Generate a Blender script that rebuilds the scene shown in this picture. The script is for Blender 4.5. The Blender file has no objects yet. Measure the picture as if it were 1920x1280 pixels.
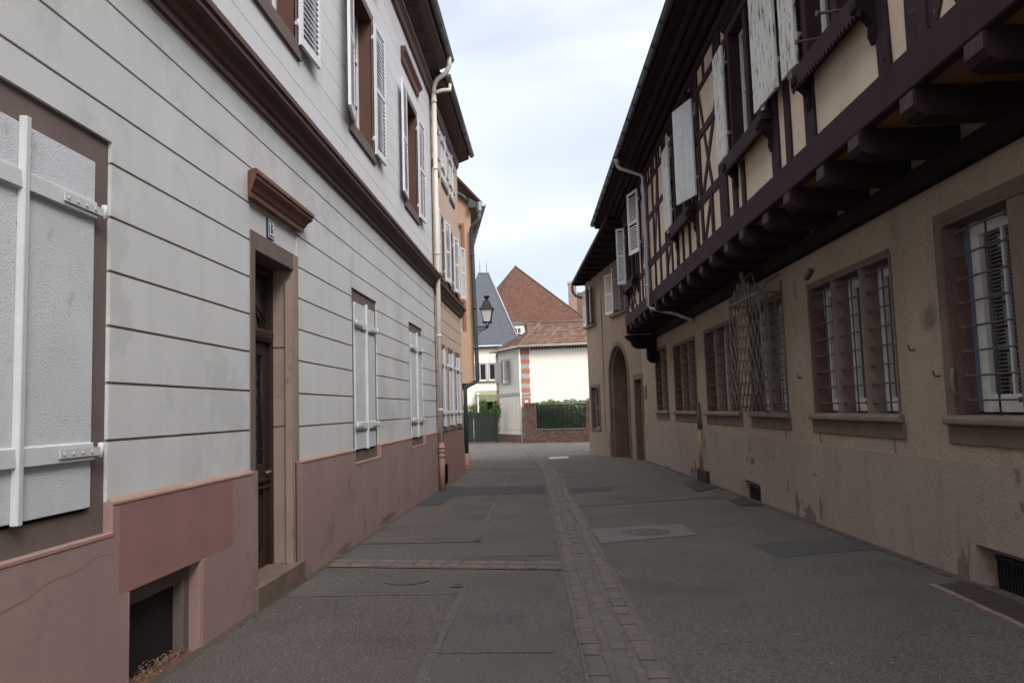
import bpy, math, random
from mathutils import Vector, Matrix
random.seed(7)
S = bpy.context.scene
COL = S.collection
R = math.radians

# ------------------------------------------------------------------ camera
cam_d = bpy.data.cameras.new('camera'); cam = bpy.data.objects.new('camera', cam_d); COL.objects.link(cam)
FPX, CXP, CYP = 1470.0, 960.0, 640.0
g = Vector((1035 - CXP, 764 - CYP, FPX)).normalized()
dn = Vector((0.03, 1.0, 0.0)); dn.z = -(dn.x * g.x + dn.y * g.y) / g.z; dn.normalize()
xw = g.cross(-dn)
row = [Vector((xw[i], g[i], -dn[i])) for i in range(3)]          # camera right, down, forward in world axes
right, down, fwd = row
cam.matrix_world = Matrix(((right.x, -down.x, -fwd.x, 0), (right.y, -down.y, -fwd.y, 0), (right.z, -down.z, -fwd.z, 1.6), (0, 0, 0, 1)))
cam_d.sensor_width = 36; cam_d.lens = FPX / 1920 * 36; cam_d.clip_end = 2000; cam_d.clip_start = 0.05
S.camera = cam

# ------------------------------------------------------------------ light
SUN_EL, SUN_ROT = 42, 150
W = bpy.data.worlds.new('World'); S.world = W; W.use_nodes = True
nt = W.node_tree; nt.nodes.clear()
out = nt.nodes.new('ShaderNodeOutputWorld'); bg = nt.nodes.new('ShaderNodeBackground')
sky = nt.nodes.new('ShaderNodeTexSky'); sky.sky_type = 'NISHITA'; sky.sun_disc = False
sky.sun_elevation = R(SUN_EL); sky.sun_rotation = R(SUN_ROT); sky.air_density = 1.0; sky.dust_density = 1.5
tc = nt.nodes.new('ShaderNodeTexCoord')
mp = nt.nodes.new('ShaderNodeMapping'); mp.inputs['Scale'].default_value = (1.0, 1.0, 3.2)
nz = nt.nodes.new('ShaderNodeTexNoise'); nz.inputs['Scale'].default_value = 2.3; nz.inputs['Detail'].default_value = 5; nz.inputs['Roughness'].default_value = .42
nz.inputs['Distortion'].default_value = .5
rp = nt.nodes.new('ShaderNodeValToRGB'); rp.color_ramp.elements[0].position = .34; rp.color_ramp.elements[0].color = (.50, .50, .50, 1)
rp.color_ramp.elements[1].position = .70; rp.color_ramp.elements[1].color = (.97, .97, .97, 1)
mx = nt.nodes.new('ShaderNodeMixRGB'); mx.inputs[2].default_value = (7.3, 7.9, 9.0, 1)
nt.links.new(tc.outputs['Generated'], mp.inputs[0]); nt.links.new(mp.outputs[0], nz.inputs['Vector'])
nt.links.new(nz.outputs['Fac'], rp.inputs[0]); nt.links.new(rp.outputs[0], mx.inputs[0]); nt.links.new(sky.outputs[0], mx.inputs[1])
# thin cloud is brighter overhead and round the veiled sun
sx = nt.nodes.new('ShaderNodeSeparateXYZ'); nt.links.new(tc.outputs['Generated'], sx.inputs[0])
def wm(op, a, b):
    q = nt.nodes.new('ShaderNodeMath'); q.operation = op; q.use_clamp = False
    for i, x in enumerate((a, b)):
        if isinstance(x, (int, float)): q.inputs[i].default_value = x
        else: nt.links.new(x, q.inputs[i])
    return q.outputs[0]
az = R(SUN_ROT)                                                  # measured from +Y towards +X
sv = Vector((math.sin(az) * math.cos(R(SUN_EL)), math.cos(az) * math.cos(R(SUN_EL)), math.sin(R(SUN_EL))))
dp_ = nt.nodes.new('ShaderNodeVectorMath'); dp_.operation = 'DOT_PRODUCT'; nt.links.new(tc.outputs['Generated'], dp_.inputs[0]); dp_.inputs[1].default_value = sv
glow = wm('MULTIPLY', wm('POWER', wm('MAXIMUM', dp_.outputs['Value'], 0), 3), 3.6)
zen = wm('MULTIPLY', wm('POWER', wm('MAXIMUM', sx.outputs['Z'], 0), 3), 3.2)
br = wm('ADD', glow, zen)
sc_ = nt.nodes.new('ShaderNodeVectorMath'); sc_.operation = 'SCALE'; sc_.inputs[0].default_value = (7.0, 6.75, 6.6); nt.links.new(br, sc_.inputs['Scale'])
ad_ = nt.nodes.new('ShaderNodeVectorMath'); ad_.operation = 'ADD'; ad_.inputs[0].default_value = (7.3, 7.8, 8.6); nt.links.new(sc_.outputs[0], ad_.inputs[1]); nt.links.new(ad_.outputs[0], mx.inputs[2])
nt.links.new(mx.outputs[0], bg.inputs[0]); bg.inputs[1].default_value = 0.1; nt.links.new(bg.outputs[0], out.inputs[0])
sd = bpy.data.lights.new('sun', 'SUN'); sd.energy = 1.5; sd.angle = R(18); sd.color = (1, .95, .87)
sun = bpy.data.objects.new('sun', sd); COL.objects.link(sun)
sun.rotation_euler = sv.to_track_quat('Z', 'Y').to_euler(); sun.location = (0, -20, 40)
S.view_settings.view_transform = 'Standard'; S.view_settings.look = 'None'; S.view_settings.exposure = 0.43; S.view_settings.gamma = 1

# ------------------------------------------------------------------ materials
MATS = {}
def mat(name, c1, c2=None, sc=2.0, rough=.85, metal=0, bump=0, bsc=60, c3=None, sc3=12, t3=.62, w3=.06, stretch=(1, 1, 1), speck=None, spsc=150, spt=.72, streak=None, spec=.3, bdist=None, stw=.3, grain=0, gsc=90):
    """two-tone noise base, optional third colour in patches, specks, vertical streaks and bump"""
    m = bpy.data.materials.new(name); m.use_nodes = True; n = m.node_tree.nodes; l = m.node_tree.links
    b = n['Principled BSDF']; b.inputs['Roughness'].default_value = rough; b.inputs['Metallic'].default_value = metal
    b.inputs['Specular IOR Level'].default_value = spec
    tcn = n.new('ShaderNodeTexCoord'); mpn = n.new('ShaderNodeMapping'); mpn.inputs['Scale'].default_value = stretch
    l.new(tcn.outputs['Object'], mpn.inputs[0]); V = mpn.outputs[0]; OB = tcn.outputs['Object']
    def noise(s, d=6, v=None, r=.6):
        t = n.new('ShaderNodeTexNoise'); t.inputs['Scale'].default_value = s; t.inputs['Detail'].default_value = d; t.inputs['Roughness'].default_value = r
        l.new(v or V, t.inputs['Vector']); return t.outputs['Fac']
    def ramp(f, a, c):
        t = n.new('ShaderNodeMapRange'); t.inputs[1].default_value = a; t.inputs[2].default_value = c; l.new(f, t.inputs[0]); return t.outputs[0]
    def mix(f, a, c):
        t = n.new('ShaderNodeMixRGB'); l.new(f, t.inputs[0])
        for i, q in ((1, a), (2, c)):
            if isinstance(q, tuple): t.inputs[i].default_value = (*q, 1)
            else: l.new(q, t.inputs[i])
        return t.outputs[0]
    c2 = c2 or tuple(x * .82 for x in c1)
    col = mix(ramp(noise(sc), .3, .7), c1, c2)
    if c3: col = mix(ramp(noise(sc3), t3, t3 + w3), col, c3)
    if streak:
        ms = n.new('ShaderNodeMapping'); ms.inputs['Scale'].default_value = (2.6, 2.6, .28); l.new(OB, ms.inputs[0])
        f = ramp(noise(1.6, 5, ms.outputs[0]), .48, .48 + stw); mm = n.new('ShaderNodeMath'); mm.operation = 'MULTIPLY'; mm.inputs[1].default_value = .42; l.new(f, mm.inputs[0])
        col = mix(mm.outputs[0], col, streak)
    if speck: col = mix(ramp(noise(spsc, 2), spt, spt + .03), col, speck)
    if grain:
        gr = n.new('ShaderNodeMapRange'); gr.inputs[1].default_value = .40; gr.inputs[2].default_value = .60; gr.inputs[3].default_value = 1 - grain; gr.inputs[4].default_value = 1 + grain
        l.new(noise(gsc, 3, None, .75), gr.inputs[0]); vm = n.new('ShaderNodeVectorMath'); vm.operation = 'SCALE'; l.new(col, vm.inputs[0]); l.new(gr.outputs[0], vm.inputs['Scale']); col = vm.outputs[0]
    l.new(col, b.inputs['Base Color'])
    if bump:
        bn = n.new('ShaderNodeBump'); bn.inputs['Strength'].default_value = min(1, bump); bn.inputs['Distance'].default_value = bdist or .004
        l.new(noise(bsc, 4), bn.inputs['Height']); l.new(bn.outputs[0], b.inputs['Normal'])
    MATS[name] = m; return m
mat('render_white', (.555, .56, .565), (.505, .51, .515), 1.3, bump=.8, bsc=120, grain=.03, gsc=140, streak=(.43, .435, .435), bdist=.004, c3=(.47, .475, .475), sc3=.9, t3=.55, w3=.05)
mat('render_upper', (.60, .605, .63), (.55, .555, .58), 1.1, bump=.5, bsc=60, streak=(.52, .51, .51))
mat('plinth_mauve', (.30, .20, .187), (.255, .172, .162), 1.2, bump=.8, bsc=100, c3=(.215, .145, .137), sc3=2.2, t3=.56, w3=.12, streak=(.21, .145, .137), bdist=.004)
mat('plinth_patch', (.26, .142, .13), (.23, .13, .12), 3, bump=.7, bsc=50)
mat('plinth_edge', (.33, .20, .165), (.26, .16, .135), 4, bump=.4)
mat('brown_paint', (.105, .052, .042), (.075, .038, .032), 3, rough=.6, bump=.3, bsc=30, streak=(.05, .028, .025))
mat('brown_hood', (.20, .095, .07), (.14, .066, .052), 4, rough=.6, bump=.3, bsc=40)
mat('stone_mauve', (.155, .115, .105), (.12, .09, .083), 4, bump=.5, bsc=40, streak=(.10, .08, .07))
mat('stone_reveal', (.115, .058, .047), (.09, .046, .038), 4, bump=.3, bsc=40)
mat('stone_sand', (.29, .215, .178), (.22, .162, .132), 3, bump=.8, bsc=35, c3=(.15, .09, .06), sc3=3.2, t3=.6, w3=.1, streak=(.20, .135, .095))
mat('shutter_white', (.55, .57, .60), (.49, .51, .54), 3, rough=.5, bump=1, bsc=95, bdist=.004, c3=(.40, .41, .42), sc3=6, t3=.62, speck=(.10, .10, .10), spsc=60, spt=.69)
mat('shutter_plain', (.55, .56, .60), (.50, .51, .55), 3, rough=.5, bump=.2)
mat('batten_white', (.50, .52, .53), (.44, .45, .45), 5, rough=.55, bump=.3, speck=(.2, .15, .1), spsc=60, spt=.75)
mat('louvre_white', (.66, .67, .70), (.60, .61, .64), 4, rough=.5)
mat('peeling_white', (.62, .62, .58), (.50, .50, .47), 3, rough=.7, bump=1, bsc=20, c3=(.10, .08, .065), sc3=7, t3=.575, w3=.025, stretch=(5, 5, .7), bdist=.008)
mat('pipe_cream', (.60, .55, .50), (.54, .50, .45), 3, rough=.45)
mat('zinc', (.20, .21, .22), (.15, .155, .16), 5, rough=.5, metal=.6, bump=.2)
mat('zinc_bright', (.42, .45, .48), (.32, .34, .37), 5, rough=.4, metal=.7)
mat('zinc_dark', (.07, .078, .085), (.055, .06, .065), 5, rough=.55)
mat('soffit_grey', (.20, .17, .15), (.15, .13, .115), 3, rough=.8, stretch=(8, .5, 8))
mat('soffit_brown', (.13, .09, .075), (.10, .07, .06), 3, rough=.8)
mat('door_wood', (.036, .018, .014), (.024, .013, .011), 5, rough=.45, bump=.3, bsc=20, stretch=(6, 6, 1))
mat('black', (.010, .010, .011), (.014, .013, .012), 5, rough=.7)
mat('iron_black', (.018, .020, .023), (.03, .03, .033), 20, rough=.5, metal=.3)
mat('iron_rust', (.12, .10, .088), (.07, .056, .05), 25, rough=.8, bump=.5, bsc=80)
mat('iron_pale', (.23, .20, .165), (.13, .11, .09), 18, rough=.75, bump=.4, bsc=80)
mat('peach', (.52, .40, .325), (.47, .36, .29), 1.5, bump=.5, bsc=60, streak=(.41, .30, .24))
mat('orange_render', (.60, .41, .30), (.55, .375, .272), 1.2, bump=.4, bsc=50, streak=(.55, .31, .19))
mat('orange_dark', (.42, .19, .10), (.36, .165, .09), 3)
mat('slate', (.075, .085, .10), (.055, .063, .075), 9, rough=.55, c3=(.11, .12, .13), sc3=5, t3=.6)
mat('slate2', (.06, .068, .083), (.07, .078, .09), 9, rough=.55)
for i, c in enumerate([(.130, .062, .043), (.112, .056, .041), (.142, .070, .048), (.100, .052, .040)]):
    mat('tile_red%d' % i, c, tuple(x * .8 for x in c), 6, rough=.9, bump=.3)
for i, c in enumerate([(.170, .100, .070), (.150, .086, .062), (.125, .072, .054), (.20, .124, .090)]):
    mat('tile_corner%d' % i, c, tuple(x * .75 for x in c), 7, rough=.85, bump=.3)
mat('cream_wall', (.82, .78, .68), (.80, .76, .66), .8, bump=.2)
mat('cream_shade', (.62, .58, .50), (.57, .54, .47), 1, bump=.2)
mat('garage_door', (.66, .60, .53), (.60, .55, .48), 2, rough=.6, streak=(.46, .42, .36))
mat('brick_orange', (.46, .17, .095), (.34, .13, .08), 9, bump=.4)
mat('stone_grey', (.38, .35, .34), (.32, .30, .29), 5, bump=.4)
mat('green_paint', (.010, .019, .014), (.008, .015, .011), 2, rough=.5)
mat('green_net', (.006, .013, .009), (.009, .021, .012), 9, rough=.8, bump=.8, bsc=25)
mat('awning', (.24, .25, .15), (.20, .21, .125), 3)
mat('leaf_a', (.055, .115, .022), (.035, .08, .018), 9, rough=.6)
mat('leaf_b', (.11, .19, .035), (.07, .13, .025), 9, rough=.6)
mat('leaf_dry', (.22, .15, .10), (.13, .085, .055), 30, rough=.9)
mat('ochre_wall', (.34, .268, .198), (.28, .222, .168), 1.2, bump=1, bsc=48, grain=.17, gsc=45, streak=(.19, .15, .113), bdist=.009, c3=(.10, .082, .065), sc3=1.6, t3=.62, w3=.16)
mat('ochre_plinth', (.315, .252, .210), (.27, .215, .182), 1.4, bump=1, bsc=48, grain=.12, gsc=45, streak=(.18, .142, .12), bdist=.009, c3=(.10, .072, .05), sc3=2.3, t3=.64, w3=.08)
mat('arch_render', (.27, .205, .145), (.22, .165, .118), 1.0, bump=.5, bsc=50, streak=(.155, .118, .085))
mat('stone_brown', (.165, .115, .093), (.115, .083, .068), 3, bump=.8, bsc=30, c3=(.17, .11, .085), sc3=4, t3=.55, w3=.12, streak=(.06, .045, .038))
mat('stone_pale', (.215, .160, .130), (.15, .112, .092), 5, bump=.7, bsc=30, streak=(.10, .075, .06))
mat('board_red', (.27, .105, .06), (.18, .07, .042), 4, rough=.7, bump=.4, stretch=(6, 6, 1))
mat('board_mauve', (.15, .078, .066), (.105, .056, .048), 4, rough=.7, bump=.4, stretch=(6, 6, 1), c3=(.16, .10, .09), sc3=3, t3=.66)
mat('timber', (.040, .020, .025), (.026, .014, .018), 4, rough=.8, spec=.12, bump=.8, bsc=18, c3=(.085, .06, .066), sc3=22, t3=.69, w3=.02, bdist=.004)
mat('timber_dark', (.013, .008, .008), (.018, .011, .012), 4, rough=.85, spec=.1, bump=.7, bsc=14, bdist=.006)
mat('joist_wood', (.034, .019, .020), (.022, .012, .014), 4, rough=.85, spec=.1, bump=1, bsc=16, bdist=.008, c3=(.12, .095, .095), sc3=18, t3=.70, w3=.02)
mat('timber_end', (.055, .034, .036), (.035, .02, .024), 14, rough=.8, bump=1, bsc=30, c3=(.20, .17, .15), sc3=26, t3=.70, w3=.02, bdist=.008)
mat('infill', (.58, .47, .36), (.50, .40, .305), 1.6, bump=.35, bsc=40, streak=(.42, .335, .25), c3=(.46, .37, .285), sc3=4, t3=.62)
mat('soffit_orange', (.26, .125, .06), (.17, .082, .042), 2, rough=.9, bump=.3)
mat('casement_white', (.66, .66, .64), (.55, .55, .53), 8, rough=.5)
mat('casement_blue', (.15, .19, .26), (.12, .155, .21), 8, rough=.55)
mat('brick_wall_dark', (.135, .08, .066), (.095, .058, .050), 14, rough=.9, bump=.9, bsc=22, c3=(.22, .15, .12), sc3=12, t3=.6, w3=.03, stretch=(1, 1, 3.5), bdist=.01)
mat('asphalt', (.106, .096, .087), (.087, .079, .073), .7, rough=.95, bump=1, bsc=85, grain=.42, gsc=85, speck=(.30, .29, .28), spsc=42, spt=.70, c3=(.070, .066, .063), sc3=.8, t3=.5, w3=.2, bdist=.007, spec=.15)
mat('asphalt_red', (.104, .089, .082), (.086, .074, .069), .9, rough=.95, bump=1, bsc=85, grain=.42, gsc=85, speck=(.30, .28, .27), spsc=42, spt=.70, c3=(.070, .062, .059), sc3=1.0, t3=.5, w3=.2, bdist=.007, spec=.15)
mat('asphalt_grey', (.100, .094, .088), (.083, .078, .073), .9, rough=.95, bump=1, bsc=95, grain=.36, gsc=100, speck=(.26, .255, .25), spsc=50, spt=.71, c3=(.070, .067, .067), sc3=1.1, t3=.55, w3=.2, bdist=.006, spec=.15)
mat('asphalt_new', (.036, .035, .037), (.045, .044, .045), 2, grain=.25, gsc=90, rough=.85, bump=1, bsc=150, spec=.3)
mat('asphalt_seam', (.115, .108, .104), (.080, .075, .073), 3, grain=.3, gsc=60, rough=.95, bump=1, bsc=120, spec=.2)
mat('concrete', (.125, .119, .114), (.104, .10, .096), 3, rough=.95, bump=.5, bsc=90)
mat('joint_sand', (.135, .115, .10), (.085, .074, .066), 12, rough=1, bump=1, bsc=90, speck=(.25, .21, .17), spsc=60, spt=.68)
for i, c in enumerate([(.122, .100, .092), (.108, .094, .088), (.130, .106, .097), (.103, .094, .090)]):
    mat('cobble%d' % i, c, tuple(x * .8 for x in c), 14, rough=.8, bump=.8, bsc=45)
mat('band_stone', (.17, .13, .108), (.11, .083, .072), 7, rough=.9, bump=1, bsc=30, bdist=.008)
mat('cast_iron', (.095, .088, .082), (.07, .065, .061), 20, rough=.65, metal=.3)
mat('rust_plate', (.048, .032, .027), (.03, .022, .02), 6, rough=.8, bump=.5)
mat('wall_dirt_shade', (.05, .043, .035), (.085, .07, .055), 11, rough=1, bump=1, bsc=60)
mat('plate_blue', (.012, .016, .05), (.012, .016, .05), 3, rough=.3, spec=.5)
mat('enamel_white', (.72, .72, .72), (.68, .68, .68), 3, rough=.3)
mat('plate_white', (.30, .31, .33), (.26, .27, .29), 3, rough=.5)
mat('curtain', (.30, .29, .27), (.18, .175, .165), 6, rough=.9, stretch=(14, 14, .6))
def glassy(name, c, rough=.04):
    m = mat(name, c, c, 2, rough=rough, spec=1.0); return m
glassy('glass_dark', (.012, .014, .017)); glassy('glass_door', (.02, .02, .02), .2)
m = mat('lamp_glass', (.62, .63, .66), (.55, .56, .6), 2, rough=.25, spec=.5)

mat('asphalt_mid', (.066, .064, .064), (.076, .073, .072), 1.5, rough=.95, bump=1, bsc=95, grain=.3, gsc=95, spec=.15)
# ------------------------------------------------------------------ mesh builder
class Frame:
    """a vertical wall plane: s along, u outwards, z up"""
    def __init__(s, x, y, ang, sgn):                             # ang: direction of s from +X, sgn +1: outwards is to the left of s
        s.o = Vector((x, y, 0)); s.d = Vector((math.cos(ang), math.sin(ang), 0)); s.n = Vector((-s.d.y, s.d.x, 0)) * sgn
    def p(s, a, u, z): return s.o + s.d * a + s.n * u + Vector((0, 0, z))
def frame_between(p0, p1, sgn):
    return Frame(p0[0], p0[1], math.atan2(p1[1] - p0[1], p1[0] - p0[0]), sgn), math.dist(p0, p1)
WORLD = Frame(0, 0, 0, 1)

class MB:
    def __init__(s, F=WORLD): s.v = []; s.f = []; s.m = []; s.F = F; s.sm = []
    def P(s, a, u, z): s.v.append(s.F.p(a, u, z)); return len(s.v) - 1
    def face(s, ids, m=0, sm=False): s.f.append(ids); s.m.append(m); s.sm.append(sm)
    def quad(s, pts, m=0): s.face([s.P(*p) for p in pts], m)
    def hexa(s, c, m=0):                                          # 8 corners: bottom 4, top 4
        i = [s.P(*p) for p in c]
        for q in ((3, 2, 1, 0), (4, 5, 6, 7), (0, 1, 5, 4), (1, 2, 6, 5), (2, 3, 7, 6), (3, 0, 4, 7)): s.face([i[k] for k in q], m)
    def box(s, s0, s1, u0, u1, z0, z1, m=0):
        s.hexa([(s0, u0, z0), (s1, u0, z0), (s1, u1, z0), (s0, u1, z0), (s0, u0, z1), (s1, u0, z1), (s1, u1, z1), (s0, u1, z1)], m)
    def prism(s, prof, s0, s1, m=0, k0=0, k1=0):                 # profile of (u,z) run along s; k0,k1 mitre the ends by k*u
        a = [s.P(s0 - k0 * u, u, z) for u, z in prof]; b = [s.P(s1 + k1 * u, u, z) for u, z in prof]; n = len(prof)
        for i in range(n): s.face([a[i], a[(i + 1) % n], b[(i + 1) % n], b[i]], m)
        s.face(a[::-1], m); s.face(b, m)
    def plate(s, pts, u0, u1, m=0):                              # outline of (s,z) given thickness u0..u1
        a = [s.P(x, u0, z) for x, z in pts]; b = [s.P(x, u1, z) for x, z in pts]; n = len(pts)
        for i in range(n): s.face([a[i], a[(i + 1) % n], b[(i + 1) % n], b[i]], m)
        s.face(a[::-1], m); s.face(b, m)
    def bar(s, p, q, w, t, m=0):                                  # a flat timber between (s,z) points, on u range t
        dx, dz = q[0] - p[0], q[1] - p[1]; L = math.hypot(dx, dz); nx, nz = -dz / L * w / 2, dx / L * w / 2
        s.plate([(p[0] + nx, p[1] + nz), (q[0] + nx, q[1] + nz), (q[0] - nx, q[1] - nz), (p[0] - nx, p[1] - nz)], t[0], t[1], m)
    def tube(s, pts, r, n=8, m=0, cap=True, world=False):
        P = [Vector(p) if world else s.F.p(*p) for p in pts]; rings = []
        rr = r if isinstance(r, (list, tuple)) else [r] * len(P)
        T = [(P[min(i + 1, len(P) - 1)] - P[max(i - 1, 0)]).normalized() for i in range(len(P))]
        up = Vector((0, 0, 1)) if abs(T[0].z) < .9 else Vector((1, 0, 0)); N = T[0].cross(up).normalized()
        for i, c in enumerate(P):
            N = (N - T[i] * N.dot(T[i])).normalized(); B = T[i].cross(N); ring = []
            for k in range(n):
                a = 2 * math.pi * k / n; s.v.append(c + (N * math.cos(a) + B * math.sin(a)) * rr[i]); ring.append(len(s.v) - 1)
            rings.append(ring)
        for i in range(len(rings) - 1):
            for k in range(n): s.face([rings[i][k], rings[i][(k + 1) % n], rings[i + 1][(k + 1) % n], rings[i + 1][k]], m, True)
        if cap: s.face(rings[0][::-1], m); s.face(rings[-1], m)
    def lathe(s, c, prof, n=12, m=0):                             # c world xy, prof (r,z)
        rings = []
        for r, z in prof:
            ring = []
            for k in range(n):
                a = 2 * math.pi * (k + .5) / n; s.v.append(Vector((c[0] + r * math.cos(a), c[1] + r * math.sin(a), z))); ring.append(len(s.v) - 1)
            rings.append(ring)
        for i in range(len(rings) - 1):
            for k in range(n): s.face([rings[i][k], rings[i][(k + 1) % n], rings[i + 1][(k + 1) % n], rings[i + 1][k]], m)
        s.face(rings[0][::-1], m); s.face(rings[-1], m)
    def build(s, name, mats, parent=None, bevel=0, label=None):
        mats = [mats] if isinstance(mats, str) else mats
        o0 = thing_loc(parent)
        me = bpy.data.meshes.new(name); me.from_pydata([tuple(v - o0) for v in s.v], [], s.f)
        for k in mats: me.materials.append(MATS[k])
        me.polygons.foreach_set('material_index', s.m); me.polygons.foreach_set('use_smooth', s.sm); me.update()
        import bmesh
        bm = bmesh.new(); bm.from_mesh(me); bmesh.ops.recalc_face_normals(bm, faces=bm.faces)
        bm.to_mesh(me); bm.free()
        o = bpy.data.objects.new(name, me); COL.objects.link(o); o.parent = parent
        if bevel:
            b = o.modifiers.new('bevel', 'BEVEL'); b.width = bevel; b.segments = 1; b.limit_method = 'ANGLE'; b.angle_limit = R(40)
        if label: o['label'] = label
        return o
def thing_loc(o):
    v = Vector((0, 0, 0))
    while o is not None: v += o.location; o = o.parent
    return v
def thing(name, loc, label, cat, group=None):
    o = bpy.data.objects.new(name, None); COL.objects.link(o); o.location = loc; o.empty_display_size = .3
    o['label'] = label; o['category'] = cat
    if group: o['group'] = group
    return o
def tag(o, label, cat, group=None, kind=None):
    o['label'] = label; o['category'] = cat
    if group: o['group'] = group
    if kind: o['kind'] = kind
    return o
def struct(o, label=None):
    o['kind'] = 'structure'
    if label: o['label'] = label
    return o

def relief(F, name, mats, parent, S_, Z_, fn, cut=None):
    """wall sheet whose cells stand at the depth fn(s,z) returns; steps between cells are closed"""
    mb = MB(F); S_ = sorted(set(round(x, 4) for x in S_)); Z_ = sorted(set(round(x, 4) for x in Z_))
    ns, nz_ = len(S_) - 1, len(Z_) - 1
    D = [[fn((S_[i] + S_[i + 1]) / 2, (Z_[j] + Z_[j + 1]) / 2) for j in range(nz_)] for i in range(ns)]
    for i in range(ns):
        for j in range(nz_):
            c = D[i][j]
            if c is None: continue
            u, m = c
            mb.quad([(S_[i], u, Z_[j]), (S_[i + 1], u, Z_[j]), (S_[i + 1], u, Z_[j + 1]), (S_[i], u, Z_[j + 1])], m)
            if i + 1 < ns and D[i + 1][j] is not None and D[i + 1][j][0] != u:
                d = D[i + 1][j]; x = S_[i + 1]; mm = m if u > d[0] else d[1]
                mb.quad([(x, u, Z_[j]), (x, d[0], Z_[j]), (x, d[0], Z_[j + 1]), (x, u, Z_[j + 1])], mm)
            if j + 1 < nz_ and D[i][j + 1] is not None and D[i][j + 1][0] != u:
                d = D[i][j + 1]; z = Z_[j + 1]; mm = m if u > d[0] else d[1]
                mb.quad([(S_[i], u, z), (S_[i + 1], u, z), (S_[i + 1], d[0], z), (S_[i], d[0], z)], mm)
    me_o = mb.build(name, mats, parent)
    # orient sheet outwards
    return me_o

def gz(y):
    pts = [(-12, .06), (7, 0), (17, -.09), (24, -.17), (33, -.37), (48, -.48), (60, -.5), (400, -.5)]
    for (a, za), (b, zb) in zip(pts, pts[1:]):
        if y <= b: return za + (zb - za) * (max(y, a) - a) / (b - a)
    return pts[-1][1]

# ================================================================== ground
mb = MB()
ys = [-14 + .5 * i for i in range(160)] + [70, 90, 120, 200, 400]; xs = [-60, -20, -8, -3, 0, 3, 8, 20, 60]
idx = {}
for j, y in enumerate(ys):
    for i, x in enumerate(xs): idx[i, j] = mb.P(x, y, gz(y))
for j in range(len(ys) - 1):
    for i in range(len(xs) - 1): mb.face([idx[i, j], idx[i + 1, j], idx[i + 1, j + 1], idx[i, j + 1]])
struct(mb.build('road', 'asphalt'))
def sheet(name, quad, matn, off=.004, n=10, jit=0.0, mw=None, parent=None):
    """a thin surface laid on the road: four corners, subdivided to follow it, with an uneven outline"""
    mb = MB(); a, b, c, d = [Vector(q) for q in quad]; id_ = {}
    for i in range(n + 1):
        for j in range(n + 1):
            t, w = i / n, j / n; p = (a * (1 - t) + b * t) * (1 - w) + (d * (1 - t) + c * t) * w
            if i in (0, n) or j in (0, n): p = p + Vector((random.uniform(-jit, jit), random.uniform(-jit, jit)))
            id_[i, j] = mb.P(p.x, p.y, gz(p.y) + off)
    for i in range(n):
        for j in range(n): mb.face([id_[i, j], id_[i + 1, j], id_[i + 1, j + 1], id_[i, j + 1]])
    return mb.build(name, matn, parent)
struct(sheet('road_patch', [(-2.46, -6), (-.87, -6), (-.86, 7.0), (-2.46, 7.0)], 'asphalt_red', .004, 30, .008))
struct(sheet('road_patch', [(-2.46, 9.95), (-.97, 9.95), (-1.14, 17.3), (-2.46, 17.3)], 'asphalt_red', .004, 20, .008))
struct(sheet('road_patch', [(-.83, -6), (.05, -6), (-.03, 7.9), (-.83, 7.9)], 'asphalt_grey', .004, 30, .006))
struct(sheet('road_patch', [(-.86, 8.8), (-.02, 8.8), (-.25, 16), (-1.06, 16)], 'asphalt_grey', .004, 20, .006))
struct(sheet('road_patch', [(-1.98, 15.7), (-.18, 15.55), (-.22, 17.3), (-2.0, 17.5)], 'asphalt_new', .009, 14, .03))
struct(sheet('road_patch', [(-2.45, 13.95), (-2.02, 13.9), (-1.96, 17.5), (-2.42, 17.8)], 'asphalt_new', .0092, 12, .02))
struct(sheet('road_patch', [(.33, 15.55), (1.11, 15.85), (1.17, 16.76), (.27, 16.6)], 'asphalt_new', .005, 8, .03))
struct(sheet('road_patch', [(2.3, 8.4), (3.42, 8.8), (3.42, 9.7), (2.2, 9.2)], 'asphalt_mid', .004, 10, .02))
struct(sheet('concrete_patch', [(.52, 9.53), (1.75, 10.0), (1.72, 11.0), (.47, 10.7)], 'concrete', .005, 10, .012))
for q, jj in (([(-.875, -4), (-.835, -4), (-.80, 7.0), (-.87, 7.0)], .012), ([(-1.01, 9.95), (-.96, 9.95), (-1.2, 22.5), (-1.25, 22.5)], .012), ([(-2.46, 9.85), (-.95, 9.82), (-.95, 9.9), (-2.46, 9.96)], .012),
              ([(-.86, 5.30), (-.05, 5.27), (-.05, 5.285), (-.86, 5.315)], .004), ([(.28, 13.2), (2.9, 14.2), (2.9, 14.27), (.28, 13.27)], .01), ([(-2.48, 23.2), (-.1, 22.5), (-.1, 22.66), (-2.48, 23.35)], .02), ([(-2.46, 6.98), (-.86, 6.98), (-.86, 7.04), (-2.46, 7.03)], .012)):
    struct(sheet('road_seam', q, 'asphalt_seam', .008, 24, jj))
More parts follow.
